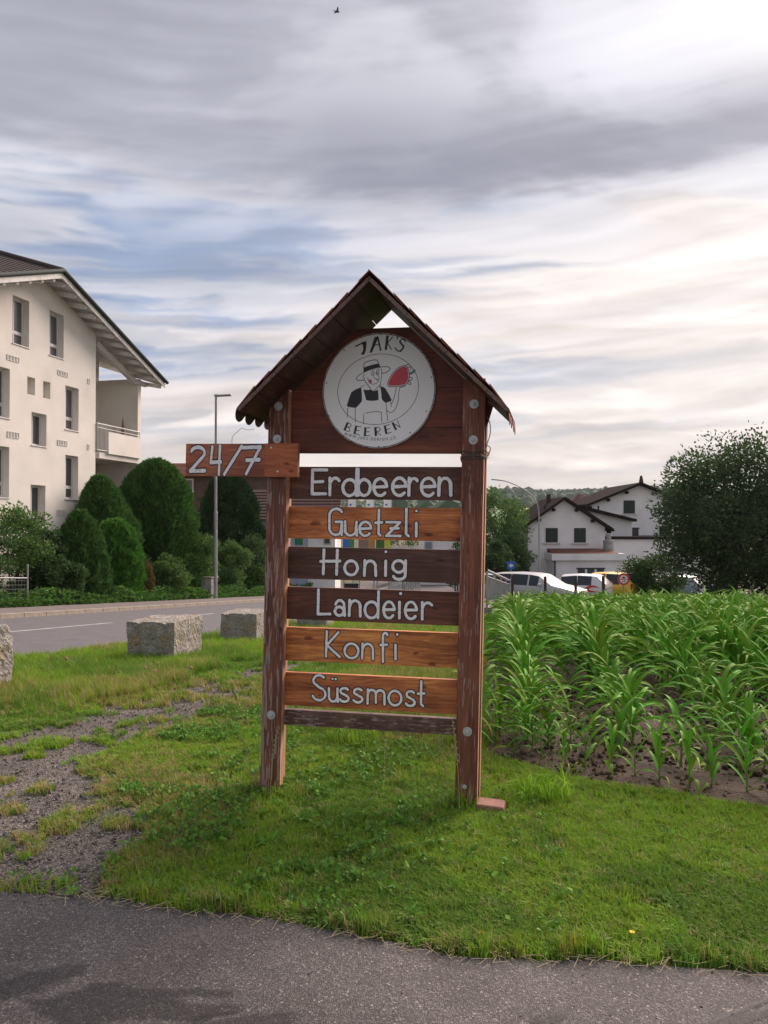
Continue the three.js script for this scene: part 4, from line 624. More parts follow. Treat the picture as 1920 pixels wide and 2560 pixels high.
// ------------------------------------------------------------------ street lamps, cabinet, wire fence
const galv = std({ color: rgb(0.5, 0.52, 0.53), metalness: 0.35, roughness: 0.5, map: rep(grainTex, 2) });
{
  const [x, z] = gardenAt(539, 2.15), y0 = ground(z) + 0.15, h = at(539, 990, -z)[1] - y0, t = thing('street_lamp', 'straight grey street lamp with a flat head beside the grey cabinet', 'street lamp', x, y0, z);
  part('pole', join([bar([0, -0.2, 0], [0, h * 0.42, 0], 0.11, 0.095, 12), bar([0, h * 0.42, 0], [0, h, 0], 0.078, 0.06, 12), bar([0, h * 0.42, 0], [0, h * 0.43, 0], 0.11, 0.1, 12)]), galv, t);
  part('lamp_head', join([bevel(0.75, 0.09, 0.28, 0.04).rotateZ(0.05).translate(0.42, h + 0.03, 0), bevel(0.22, 0.13, 0.16, 0.04).translate(0.02, h + 0.02, 0)]), galv, t);
  const [cx, cz] = gardenAt(524, 2.45), c = thing('utility_cabinet', 'pale grey roadside utility cabinet with a dark lid beside the lamp', 'cabinet', cx, ground(cz) + 0.17, cz, -RA);
  const cm = std({ color: rgb(0.5, 0.5, 0.46), map: rep(grainTex, 1) }); part('body', bevel(0.55, 1.12, 0.75, 0.02).translate(0, 0.5, 0), cm, c); part('lid', bevel(0.64, 0.08, 0.84, 0.02).translate(0, 1.1, 0), std({ color: rgb(0.2, 0.18, 0.16) }), c); part('door', span(0.276, 0.288, 0.1, 1.0, -0.3, 0.3), cm, c); part('lock', bar([0.288, 0.62, 0.2], [0.31, 0.62, 0.2], 0.03, 0.03, 8), std({ color: rgb(0.1, 0.1, 0.1) }), c);
}
{
  const [fx, fz] = gardenAt(70, 2.35), f = thing('wire_fence', 'low wire mesh fence with grey metal posts in front of the light shrub', 'fence', fx, ground(fz) + 0.18, fz, 0), rise = 0.073;
  for (let k = 0; k < 5; k++) part('post', bar([-UX * k * 1.5, -0.1 + k * rise * 1.5, -UZ * k * 1.5], [-UX * k * 1.5, 1.45 + k * rise * 1.5, -UZ * k * 1.5], 0.03, 0.03, 8), galv, f);
  part('rail', bar([0, 0.98, 0], [-UX * 6, 0.98 + 6 * rise, -UZ * 6], 0.022, 0.022, 7), galv, f);
  const wires = []; for (let k = 0; k < 40; k++) { const s = k * 0.15; wires.push(bar([-UX * s, 0.02 + s * rise, -UZ * s], [-UX * s, 0.95 + s * rise, -UZ * s], 0.003, 0.003, 4)); } for (let j = 0; j < 7; j++) wires.push(bar([0, 0.05 + j * 0.14, 0], [-UX * 6, 0.05 + j * 0.14 + 6 * rise, -UZ * 6], 0.003, 0.003, 4)); part('wire_mesh', join(wires), galv, f);
}
{
  const p = at(1348, 1430, 52), t = thing('street_lamp', 'tall street lamp with a long curved arm in front of the white gabled house', 'street lamp', p[0], ground(-52), -52), top = at(1348, 1290, 52)[1] - ground(-52), tip = at(1243, 1200, 52), dx = tip[0] - p[0], ty = tip[1] - ground(-52);
  part('pole', bar([0, -0.2, 0], [0, top, 0], 0.08, 0.05, 10), galv, t); part('arm', tube([[0, top - 0.02, 0], [-0.08, top + 0.7, 0], [-0.45, top + 1.35, 0], [-1.2, top + 1.9, 0], [dx * 0.8, ty - 0.08, 0], [dx, ty, 0]], 0.035, 30, 8), galv, t); part('lamp_head', bevel(0.6, 0.08, 0.2, 0.04).rotateZ(-0.1).translate(dx - 0.1, ty + 0.02, 0), galv, t);
}
// metal railing running down beside the field
{
  const a = at(1212, 1500, 22.6), f = thing('metal_railing', 'grey metal bar railing running downhill beside the corn field', 'railing', 3.0, 0, -22.6), b = [6.7, -40.2], n = 62, gy = (z) => Math.max(ground(z), mix(-0.82, ground(-40.2), (-z - 22.6) / 17.6));
  const P = (t, y) => { const x = mix(3.0, b[0], t), z = mix(-22.6, b[1], t); return [x - 3.0, gy(z) + y, z + 22.6]; }, rm = std({ color: rgb(0.3, 0.31, 0.33), metalness: 0.4, roughness: 0.55 });
  part('handrail', tube(Array.from({ length: 9 }, (_, i) => P(i / 8, 1.02)), 0.045, 24, 6), rm, f); part('rail', tube(Array.from({ length: 9 }, (_, i) => P(i / 8, 0.84)), 0.022, 24, 6), rm, f); part('rail', tube(Array.from({ length: 9 }, (_, i) => P(i / 8, 0.1)), 0.022, 24, 6), rm, f);
  for (let i = 0; i <= 30; i++) part(i % 6 ? 'baluster' : 'post', bar(P(i / 30, i % 6 ? 0.1 : -0.3), P(i / 30, i % 6 ? 0.84 : 1.0), i % 6 ? 0.018 : 0.035, i % 6 ? 0.018 : 0.035, 6), rm, f);
  const g = []; for (let i = 0; i < 30; i++) { const p = P(i / 30, 0.12), q = P((i + 1) / 30, 0.12), p1 = P(i / 30, 0.82), q1 = P((i + 1) / 30, 0.82); } 
  const wall = []; for (let i = 0; i < 12; i++) { const p = P(i / 12, 0), q = P((i + 1) / 12, 0); const w = box(Math.hypot(q[0] - p[0], q[2] - p[2]) + 0.01, 1.2, 0.3); w.rotateY(Math.atan2(-(q[2] - p[2]), q[0] - p[0])); w.translate((p[0] + q[0]) / 2, (p[1] + q[1]) / 2 - 0.6, (p[2] + q[2]) / 2); wall.push(w); } part('footing', tri(join(wall)), std({ map: rep(grainTex, 0.7), color: rgb(0.4, 0.39, 0.37) }), f);
}

// ------------------------------------------------------------------ white houses beyond the car park
const houseWall = std({ map: rep(plasterTex, 0.3), color: rgb(0.92, 0.92, 0.92) }), darkRoof = phys({ map: rep(grainTex, 1.2), color: rgb(0.05, 0.04, 0.038), specularIntensity: 0.05, roughness: 1 }), shutterMat = std({ color: rgb(0.02, 0.035, 0.03), roughness: 0.6 }), redTile = std({ map: rep(grainTex, 1.4), color: rgb(0.24, 0.085, 0.055) }), brownTile = phys({ map: rep(grainTex, 1.4), color: rgb(0.13, 0.085, 0.075), specularIntensity: 0.1, roughness: 1 });
const shutterWindow = (g, x0, x1, y0, y1, z) => { const w = new THREE.Group(); w.name = 'window'; g.add(w); const m = (x0 + x1) / 2; for (const [a, b] of [[x0, m - 0.01], [m + 0.01, x1]]) { const s = [span(a, b, y0, y1, z + 0.004, z + 0.03), span(a, a + 0.06, y0, y1, z + 0.031, z + 0.05), span(b - 0.06, b, y0, y1, z + 0.031, z + 0.05)]; for (let y = y0 + 0.06; y < y1 - 0.05; y += 0.11) s.push(span(a + 0.06, b - 0.06, y, y + 0.06, z + 0.031, z + 0.046)); part('shutter', join(s), shutterMat, w); } part('sill', span(x0 - 0.2, x1 + 0.2, y0 - 0.14, y0 - 0.03, z + 0.002, z + 0.12), whiteMat, w); };
// gabled house: gable to the viewer, apex and eaves given; roof slabs with overhang
function gable(g, x0, x1, xa, ya, yl, yr, base, z, depth, over = 0.55, roofMat = darkRoof, wall = houseWall) {
  const sl = (ya - yl) / (xa - x0), sr = (ya - yr) / (x1 - xa);
  part('wall', tri(poly([[x0, base], [x1, base], [x1, yr], [xa, ya], [x0, yl]], depth).translate(0, 0, z - depth)), wall, g);
  const roof = new THREE.Group(); roof.name = 'roof'; g.add(roof);
  for (const [s, xe, k] of [[-1, x0 - over, sl], [1, x1 + over, sr]]) { const ye = ya - Math.abs(xe - xa) * k, t = 0.24, pts = [[xa, ya + 0.02], [xe, ye + 0.02], [xe, ye + 0.02 + t], [xa, ya + 0.02 + t]]; if (s > 0) pts.reverse(); part('slope', tri(poly(pts, depth + 1.0).translate(0, 0, z - depth - 0.4)), roofMat, roof);
    for (let i = 0; i < 3; i++) { const u = 0.25 + i * 0.34, bx = mix(xa, xe, u), by = mix(ya, ye, u); part('beam', span(bx - 0.09, bx + 0.09, by - 0.3, by - 0.06, z - 0.2, z + 0.5), roofMat, roof); }
    part('gutter', bar([xe, ye + 0.1, z + 0.6], [xe, ye + 0.1, z - depth - 0.4], 0.07, 0.07, 7), roofMat, roof); }
  return roof;
}
{
  const D = 62, k = D / FOCAL, X = (px) => (px - 960) * k, Y = (py) => EYE + (1310 - py) * k, base = ground(-D) - 0.3;
  const H = thing('white_house', 'white gabled house with two closed dark shutters and a low annex with red tiles', 'house', X(1420), 0, -D), o = X(1420);
  const roof = gable(H, X(1320) - o, X(1512) - o, X(1409) - o, Y(1250), Y(1313), Y(1318), base, 0, 9);
  shutterWindow(H, X(1364) - o, X(1394) - o, Y(1356), Y(1320), 0); shutterWindow(H, X(1435) - o, X(1464) - o, Y(1356), Y(1320), 0);
  part('chimney', tri(span(X(1388) - o, X(1397) - o, Y(1275), Y(1232), -3.4, -3.0)), brownTile, roof); part('vent_pipe', bar([X(1367) - o, Y(1290), -0.6], [X(1367) - o, Y(1266), -0.6], 0.06, 0.06, 6), darkRoof, roof);
  part('downpipe', bar([X(1317) - o, Y(1340), 0.08], [X(1317) - o, base, 0.08], 0.07, 0.07, 7), galv, H);
  const A = new THREE.Group(); A.name = 'annex'; H.add(A);
  part('wall', tri(span(X(1367) - o, X(1531) - o, base, Y(1398), 0.02, 2.4)), houseWall, A); part('parapet', tri(span(X(1361) - o, X(1537) - o, Y(1397), Y(1381), 0.03, 2.75)), houseWall, A); part('tile_strip', tri(poly([[2.7, Y(1381) + 0.01], [0.06, Y(1371)], [0.06, Y(1381)]], X(1522) - X(1367)).rotateY(-Math.PI / 2).translate(X(1522) - o, 0, 0)), redTile, A);
  for (let i = 0; i < 3; i++) { const a = X(1425 + i * 23) - o, b = X(1442 + i * 23) - o; part('pane', span(a, b, Y(1440), Y(1418), 2.402, 2.43), glassMat, A); } part('window_frame', join([span(X(1422) - o, X(1491) - o, Y(1418) + 0.002, Y(1415), 2.402, 2.45)]), shutterMat, A); part('downpipe', bar([X(1370) - o, Y(1398), 2.46], [X(1370) - o, base, 2.46], 0.06, 0.06, 6), shutterMat, A);
  part('flue', join([bar([X(1513) - o, Y(1381), 0.9], [X(1513) - o, Y(1350), 0.9], 0.42, 0.42, 14), bar([X(1513) - o, Y(1350), 0.9], [X(1513) - o, Y(1336), 0.9], 0.2, 0.2, 12), bar([X(1513) - o, Y(1338), 0.9], [X(1513) - o, Y(1334), 0.9], 0.26, 0.22, 12)]), galv, A);
  // the flat-roofed hall beside it
  const F = thing('flat_roofed_hall', 'long white flat-roofed hall behind the round dark bush', 'building', X(1620), 0, -D - 1.5), f = X(1620); part('wall', tri(span(X(1527) - f, X(1800) - f, base, Y(1349), -8, 0)), houseWall, F); part('roof', tri(span(X(1524) - f, X(1803) - f, Y(1349) + 0.003, Y(1343), -8.2, 0.25)), darkRoof, F); for (let i = 0; i < 3; i++) part('window', span(X(1668 + i * 34) - f, X(1694 + i * 34) - f, Y(1432), Y(1420), 0.003, 0.05), shutterMat, F);
  // the taller house behind
  const D2 = 72, k2 = D2 / FOCAL, X2 = (px) => (px - 960) * k2, Y2 = (py) => EYE + (1310 - py) * k2, T = thing('white_house', 'taller white gabled house with one closed shutter under its ridge spike', 'house', X2(1600), 0, -D2), o2 = X2(1600);
  const r2 = gable(T, X2(1478) - o2, X2(1720) - o2, X2(1599) - o2, Y2(1213), Y2(1262), Y2(1262), base, 0, 10, 0.5);
  shutterWindow(T, X2(1559) - o2, X2(1587) - o2, Y2(1284), Y2(1251), 0); const sw = new THREE.Group(); sw.name = 'window'; T.add(sw); part('pane', span(X2(1580) - o2, X2(1596) - o2, Y2(1342), Y2(1322), 0.003, 0.04), glassMat, sw); part('frame', span(X2(1578) - o2, X2(1598) - o2, Y2(1322) + 0.002, Y2(1319), 0.003, 0.08), brownTile, sw);
  shutterWindow(T, X2(1648) - o2, X2(1674) - o2, Y2(1348), Y2(1316), 0);
  part('ridge_spike', join([bar([0 + X2(1599) - o2, Y2(1207), 0.5], [X2(1599) - o2, Y2(1190), 0.5], 0.22, 0.1, 6), bar([X2(1635) - o2, Y2(1225), 0.2], [X2(1635) - o2, Y2(1208), 0.2], 0.06, 0.06, 5)]), brownTile, r2);
  // the middle wing: a white wall under one long falling roof edge
  const D3 = 67, k3 = D3 / FOCAL, X3 = (px) => (px - 960) * k3, Y3 = (py) => EYE + (1310 - py) * k3, G = thing('house_wing', 'white side wing under one long sloping dark roof edge between the two gables', 'house', X3(1520), 0, -D3), o3 = X3(1520);
  part('wall', tri(poly([[X3(1440) - o3, base], [X3(1580) - o3, base], [X3(1580) - o3, Y3(1303)], [X3(1452) - o3, Y3(1272)], [X3(1440) - o3, Y3(1272)]], 3).translate(0, 0, -3)), houseWall, G);
  part('roof', tri(poly([[X3(1445) - o3, Y3(1270)], [X3(1587) - o3, Y3(1304)], [X3(1587) - o3, Y3(1298)], [X3(1445) - o3, Y3(1263)]].reverse(), 4.2).translate(0, 0, -3.6)), darkRoof, G); part('vent_pipe', bar([X3(1496) - o3, Y3(1278), 0], [X3(1496) - o3, Y3(1264), 0], 0.07, 0.07, 6), darkRoof, G);
  // hipped tile roof showing between
  const D4 = 86, k4 = D4 / FOCAL, X4 = (px) => (px - 960) * k4, Y4 = (py) => EYE + (1310 - py) * k4, P = thing('tiled_house', 'house with a hipped brown tile roof behind the white gables', 'house', X4(1470), 0, -D4), o4 = X4(1470);
  part('wall', tri(span(X4(1424) - o4, X4(1510) - o4, base, Y4(1262), -6, 0)), houseWall, P); const cone = new THREE.CylinderGeometry(0.6, 3.4, Y4(1233) - Y4(1266), 4, 9).rotateY(Math.PI / 4); part('roof', tri(cone.scale(0.8, 1, 1).translate(0, (Y4(1233) + Y4(1266)) / 2, -3)), brownTile, P); part('chimney', tri(span(X4(1485) - o4, X4(1492) - o4, Y4(1262), Y4(1236), -2, -1.6)), brownTile, P);
}
// ------------------------------------------------------------------ houses seen past and through the signpost
{
  const base = ground(-60) - 0.3;
  function slopeRoof(g, x0, x1, yE, yR, z, run, mat, rows = 9) { const list = []; for (let i = 0; i < rows; i++) { const t = (i + 0.5) / rows; const c = box(x1 - x0, 0.07, run / rows * 1.25); c.rotateX(Math.atan2(yR - yE, run) - 0.12); c.translate((x0 + x1) / 2, mix(yE, yR, t), z + 0.5 - run * t); list.push(c); } const m = part('roof', tri(join(list)), mat, g); return m; }
  { const D = 66, [x0, y1] = at(360, 1150, D), x1 = at(700, 1150, D)[0], yE = at(400, 1192, D)[1], g = thing('red_roofed_house', 'brown house with a red tiled roof behind the conifers', 'house', 0, 0, -D); part('wall', tri(span(x0, x1, base, yE + 0.1, -7, 0)), std({ map: rep(grainTex, 0.6), color: rgb(0.16, 0.1, 0.08) }), g); slopeRoof(g, x0 - 0.6, x1 + 0.6, yE, y1, 0.4, 4.5, redTile, 10); const w = new THREE.Group(); w.name = 'window'; g.add(w); const a = at(463, 1232, D), b = at(484, 1197, D); part('frame', span(a[0], b[0], a[1], b[1], 0.004, 0.06), whiteMat, w); part('pane', span(a[0] + 0.12, b[0] - 0.12, a[1] + 0.12, b[1] - 0.12, 0.061, 0.08), glassMat, w); }
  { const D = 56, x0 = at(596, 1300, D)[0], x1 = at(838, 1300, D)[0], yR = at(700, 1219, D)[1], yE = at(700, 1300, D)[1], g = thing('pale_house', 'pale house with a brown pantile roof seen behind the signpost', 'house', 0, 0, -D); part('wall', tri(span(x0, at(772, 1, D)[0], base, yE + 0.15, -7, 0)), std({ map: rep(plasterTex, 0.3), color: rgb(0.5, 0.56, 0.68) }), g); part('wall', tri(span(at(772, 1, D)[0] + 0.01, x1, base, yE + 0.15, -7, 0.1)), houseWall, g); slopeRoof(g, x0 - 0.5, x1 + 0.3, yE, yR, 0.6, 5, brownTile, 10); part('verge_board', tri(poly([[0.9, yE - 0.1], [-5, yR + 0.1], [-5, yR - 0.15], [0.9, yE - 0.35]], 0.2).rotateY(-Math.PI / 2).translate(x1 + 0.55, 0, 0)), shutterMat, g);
    const w = new THREE.Group(); w.name = 'window'; g.add(w); const a = at(738, 1362, D), b = at(757, 1330, D); part('shutter', span(a[0], b[0], a[1], b[1], 0.004, 0.06), std({ color: rgb(0.05, 0.22, 0.12) }), w); const w2 = new THREE.Group(); w2.name = 'window'; g.add(w2); const c = at(808, 1362, D), d = at(828, 1330, D); part('frame', span(c[0], d[0], c[1], d[1], 0.104, 0.15), std({ color: rgb(0.5, 0.5, 0.42) }), w2); part('pane', span(c[0] + 0.1, d[0] - 0.1, c[1] + 0.1, d[1] - 0.1, 0.152, 0.17), glassMat, w2); }
  // flags on poles
  const flagM = std({ color: rgb(0.78, 0.78, 0.8) }), blueM = std({ color: rgb(0.05, 0.12, 0.45) }), FL = 'white banners on poles seen between the boards';
  for (const [px, D] of [[880, 62], [925, 63], [969, 64]]) { const p = at(px, 1249, D), f = thing('banner_flag', 'white banner with a small blue mark on a pole behind the signpost', 'flag', p[0], ground(-D), -D, 0, FL), top = p[1] - ground(-D); part('pole', bar([0.34, -0.2, 0], [0.34, top + 0.25, 0], 0.05, 0.035, 7), galv, f); const b = new THREE.PlaneGeometry(0.62, 2.2, 4, 10), q = b.attributes.position; for (let i = 0; i < q.count; i++) q.setZ(i, 0.05 * Math.sin(q.getX(i) * 6 + q.getY(i))); b.computeVertexNormals(); part('banner', join([b.translate(0, top - 1.1, 0), b.clone().translate(0, 0, -0.02)]), flagM, f); part('emblem', box(0.16, 0.14, 0.02, -0.12, top - 0.42, 0.07), blueM, f); }
  // advertising boards
  for (const [px0, px1, D, cols, label] of [[857, 886, 50, [[0.06, 0.2, 0.6], [0.1, 0.3, 0.1]], 'blue and green poster board behind the signpost'], [896, 938, 51, [[0.3, 0.22, 0.17], [0.55, 0.3, 0.12]], 'brown and orange poster board behind the signpost'], [940, 976, 50.5, [[0.08, 0.16, 0.05], [0.6, 0.62, 0.08]], 'green and yellow poster board behind the signpost']]) { const a = at(px0, 1378, D), b = at(px1, 1338, D), g = thing('poster_board', label, 'billboard', a[0], ground(-D), -D), w = b[0] - a[0], y0 = a[1] - ground(-D), y1 = b[1] - ground(-D); part('leg', bar([0.08, -0.2, 0], [0.08, y1, 0], 0.04, 0.04, 6), galv, g); part('leg', bar([w - 0.08, -0.2, 0], [w - 0.08, y1, 0], 0.04, 0.04, 6), galv, g); part('panel', span(0, w * 0.58, y0, y1, 0.05, 0.09), std({ color: rgb(...cols[0]), map: rep(plasterTex, 1) }), g); part('panel', span(w * 0.58 + 0.003, w, y0, y1, 0.05, 0.09), std({ color: rgb(...cols[1]), map: rep(plasterTex, 1) }), g); }
  { const D = 58, a = at(978, 1385, D), g = thing('picket_fence', 'white picket fence in front of a dark hedge', 'fence', a[0], ground(-D), -D), y = at(978, 1363, D)[1] - ground(-D); for (let i = 0; i < 17; i++) part('picket', box(0.07, y, 0.03, i * 0.135, y / 2, 0), whiteMat, g); part('rail', box(2.3, 0.06, 0.03, 1.08, y - 0.2, -0.032), whiteMat, g); }
  { const q = at(1010, 1322, 60); leafy('garden_hedge', 'dark hedge behind the white picket fence', 'shrub', q[0], -60, ground(-60), q[1] - ground(-60), 2.6, { clumps: 30, per: 120, size: 0.15, cols: GREEN.dark, seed: 61, bottom: 0.02 }); }
  { const D = 70, a = at(1054, 1400, D), b = at(1150, 1318, D), g = thing('white_cottage', 'small white cottage with a pale window seen between the boards', 'house', 0, 0, -D); part('wall', tri(span(a[0], b[0], base, b[1], -5, 0)), houseWall, g); part('roof', tri(poly([[0.6, b[1] - 0.1], [-5.4, b[1] + 1.0], [-5.4, b[1] + 1.15], [0.6, b[1] + 0.1]].reverse(), b[0] - a[0] + 0.8).rotateY(-Math.PI / 2).translate(b[0] + 0.4, 0, 0)), brownTile, g); const w = new THREE.Group(); w.name = 'window'; g.add(w); const c = at(1060, 1384, D), d = at(1082, 1352, D); part('frame', span(c[0], d[0], c[1], d[1], 0.004, 0.06), whiteMat, w); part('pane', span(c[0] + 0.1, d[0] - 0.1, c[1] + 0.1, d[1] - 0.1, 0.061, 0.075), phys({ color: rgb(0.2, 0.24, 0.3), roughness: 0.1 }), w); }
  { const q = at(1142, 1340, 48); leafy('garden_tree', 'small dark tree right behind the inner edge of the right post', 'tree', q[0], -48, ground(-48), q[1] - ground(-48) + 0.2, 1.5, { clumps: 24, per: 110, size: 0.14, cols: GREEN.dark, seed: 62, bottom: 0.2 }); }
  // dark bin by the road
  { const p = at(879, 1475, 47), g = thing('waste_bin', 'black waste container by the road behind the signpost', 'container', p[0], ground(-47), -47); part('body', bevel(0.85, 0.85, 0.7, 0.06).translate(0, 0.45, 0), std({ color: rgb(0.02, 0.02, 0.022), roughness: 0.5 }), g); part('lid', bevel(0.92, 0.1, 0.78, 0.04).translate(0, 0.92, 0), std({ color: rgb(0.03, 0.03, 0.03), roughness: 0.4 }), g); }
}
// ------------------------------------------------------------------ trees on the right
leafy('broadleaf_tree', 'big dense dark tree standing behind the corn field', 'tree', at(1812, 1, 35.5)[0], -35.5, ground(-35.5), at(1800, 1118, 35.5)[1] - ground(-35.5), 6.0, { clumps: 190, per: 190, size: 0.17, cols: GREEN.tree, seed: 71, bottom: 0.03, trunk: 0.16, spiky: 0.4, group: 'trees beyond the field' });
leafy('broadleaf_tree', 'dense tree beside the big dark one, farther along the field end', 'tree', at(2010, 1, 38)[0], -38, ground(-38), 7.2, 5.4, { clumps: 130, per: 170, size: 0.18, cols: GREEN.tree, seed: 72, bottom: 0.03, trunk: 0.16, spiky: 0.4, group: 'trees beyond the field' });
leafy('round_bush', 'round dark bush behind the red ring road sign', 'shrub', at(1612, 1, 40.5)[0], -40.5, ground(-40.5), at(1612, 1392, 40.5)[1] - ground(-40.5), 2.9, { clumps: 60, per: 170, size: 0.13, cols: GREEN.dark, seed: 73, bottom: 0.02, trunk: 0.05 });
leafy('broadleaf_tree', 'pale green tree at the end of the railing', 'tree', at(1240, 1, 62)[0], -62, ground(-62), at(1240, 1232, 62)[1] - ground(-62), 5.2, { clumps: 90, per: 130, size: 0.2, cols: GREEN.leafy, seed: 74, bottom: 0.2, trunk: 0.15, group: 'trees beyond the field' });
leafy('broadleaf_tree', 'round dark tree between the railing and the white house', 'tree', at(1278, 1, 58)[0], -58, ground(-58), at(1278, 1328, 58)[1] - ground(-58), 2.7, { clumps: 60, per: 130, size: 0.17, cols: GREEN.dark, seed: 75, bottom: 0.25, trunk: 0.1, group: 'trees beyond the field' });
leafy('broadleaf_tree', 'small dark tree in front of the pale green one', 'tree', at(1236, 1, 55)[0], -55, ground(-55), at(1236, 1362, 55)[1] - ground(-55), 2.5, { clumps: 50, per: 130, size: 0.16, cols: GREEN.dark, seed: 76, bottom: 0.2, trunk: 0.1, group: 'trees beyond the field' });

// ------------------------------------------------------------------ parked cars: a lofted shell whose window fields are parts of their own
function car(name, label, x, z, turn, { len, wid, h, paint, prof, hatch = false, mark = false }) {
  const g = thing(name, label, 'car', x, ground(z), z, turn, 'cars parked beyond the corn field');
  // prof rows: [x, sill, belt, roof-edge, roof-centre, half width factor, kind of the field that follows]
  const rows = prof.map(([px, sill, belt, rail, top, wf, kind]) => { const hw = wid / 2 * wf, rw = rail > belt + 0.08 ? 0.76 : 0.9; return { kind, pts: [[px, sill, hw * 0.9], [px, mix(sill, belt, 0.45), hw * 1.0], [px, belt - 0.06, hw * 0.985], [px, belt, hw * 0.955], [px, rail, hw * rw], [px, mix(rail, top, 0.75), hw * rw * 0.66], [px, top, 0]] }; });
  const body = [], glass = {}, push = (to, a, b, c, d) => { to.push(a, b, c, a, c, d); };
  for (let i = 0; i + 1 < rows.length; i++) for (let j = 0; j < 6; j++) for (const s of [-1, 1]) {
    const A = rows[i].pts, B = rows[i + 1].pts, q = [A[j], B[j], B[j + 1], A[j + 1]].map((p) => [p[0], p[1], p[2] * s]); if (s > 0) q.reverse();
    let to = body; const k = rows[i].kind; if (j === 3 && k === 'side') to = glass['side' + s + i] ??= []; if (j >= 4 && k === 'screen') to = glass['screen' + i] ??= []; push(to, ...q);
  }
  for (const [r, f] of [[rows[0], 1], [rows[rows.length - 1], -1]]) for (let j = 0; j < 6; j++) { const P = r.pts, q = [[P[j][0], P[j][1], P[j][2]], [P[j + 1][0], P[j + 1][1], P[j + 1][2]], [P[j + 1][0], P[j + 1][1], -P[j + 1][2]], [P[j][0], P[j][1], -P[j][2]]]; if (f < 0) q.reverse(); push(body, ...q); }
  const geo = (t) => toCreasedNormals(mergeVertices(meshOf(t.flat(), null, null)), 0.5);
  const pm = phys({ color: rgb(...paint), roughness: 0.35, clearcoat: 0.3, clearcoatRoughness: 0.2 }), gm = phys({ color: rgb(0.035, 0.045, 0.055), roughness: 0.3, specularIntensity: 0.5 });
  part('body', geo(body), pm, g); for (const k of Object.keys(glass)) part(k.startsWith('side') ? 'side_window' : 'windscreen', geo(glass[k]), gm, g);
  const tyre = std({ color: rgb(0.02, 0.02, 0.02) }), black = std({ color: rgb(0.015, 0.015, 0.016), roughness: 0.5 }), red = phys({ color: rgb(0.4, 0.015, 0.015), roughness: 0.15 }), lamp = phys({ color: rgb(0.7, 0.72, 0.75), roughness: 0.1 });
  for (const wx of [-len / 2 + 0.85, len / 2 - 0.8]) for (const s of [-1, 1]) { const w = new THREE.Group(); w.name = 'wheel'; w.position.set(wx, 0.31, s * (wid / 2 - 0.1)); g.add(w); part('tyre', new THREE.TorusGeometry(0.245, 0.075, 8, 24), tyre, w); part('rim', new THREE.CylinderGeometry(0.22, 0.22, 0.14, 18).rotateX(Math.PI / 2), galv, w); const ar = part('wheel_arch', new THREE.CylinderGeometry(0.37, 0.37, 0.04, 22).rotateX(Math.PI / 2), black, w); ar.position.z = -s * 0.03; }
  const fx = len / 2, bx = -len / 2;
  for (const s of [-1, 1]) { part('headlight', bevel(0.14, 0.16, 0.4, 0.04).translate(fx - 0.12, 0.68, s * (wid / 2 - 0.36)), lamp, g); part('tail_light', bevel(0.1, hatch ? 0.42 : 0.26, 0.16, 0.03).translate(bx + 0.1, 0.86, s * (wid / 2 - 0.14)), red, g); part('mirror', bevel(0.14, 0.13, 0.2, 0.04).translate(len * 0.13, 0.98, s * (wid / 2 + 0.06)), pm, g); }
  part('bumper', bevel(0.1, 0.16, wid * 0.86, 0.04).translate(fx - 0.0, 0.42, 0), black, g); part('bumper', bevel(0.1, 0.2, wid * 0.9, 0.04).translate(bx + 0.02, 0.45, 0), hatch ? pm : black, g); part('grille', bevel(0.06, 0.14, 0.6, 0.02).translate(fx - 0.03, 0.66, 0), black, g); part('number_plate', box(0.02, 0.11, 0.5, bx - 0.035, 0.62, 0), lamp, g);
  if (mark) { const s = new THREE.Shape(); s.moveTo(0, 0); s.bezierCurveTo(0.2, 0.26, 0.6, 0.22, 0.75, 0.05); s.bezierCurveTo(0.5, 0.14, 0.3, 0.1, 0.2, -0.02); s.bezierCurveTo(0.35, -0.1, 0.55, -0.1, 0.7, -0.08); s.bezierCurveTo(0.4, -0.22, 0.1, -0.16, 0, 0); const e = new THREE.ExtrudeGeometry(s, { depth: 0.006, bevelEnabled: false }); part('red_swoosh', e.clone().translate(bx + 0.3, 0.78, wid / 2 + 0.002), std({ color: rgb(0.5, 0.03, 0.04) }), g); part('red_swoosh', e.clone().rotateY(Math.PI).translate(bx + 1.05, 0.78, -wid / 2 - 0.002), std({ color: rgb(0.5, 0.03, 0.04) }), g); }
  return g;
}
// front of the car is +x in its own frame
const wagonProf = [[-2.25, 0.35, 0.8, 0.86, 0.9, 0.86, 'b'], [-2.2, 0.28, 0.88, 0.95, 1.0, 0.93, 'screen'], [-1.85, 0.22, 0.92, 1.38, 1.43, 0.98, 'side'], [-1.0, 0.2, 0.92, 1.42, 1.48, 1, 'b'], [-0.92, 0.2, 0.92, 1.42, 1.48, 1, 'side'], [-0.1, 0.2, 0.91, 1.41, 1.47, 1, 'b'], [-0.02, 0.2, 0.91, 1.41, 1.47, 1, 'side'], [0.45, 0.2, 0.9, 1.35, 1.43, 1, 'screen'], [1.1, 0.2, 0.89, 0.96, 1.0, 1, 'b'], [1.5, 0.2, 0.84, 0.88, 0.95, 0.98, 'b'], [2.05, 0.24, 0.72, 0.77, 0.84, 0.9, 'b'], [2.25, 0.32, 0.6, 0.65, 0.7, 0.8, 'b']];
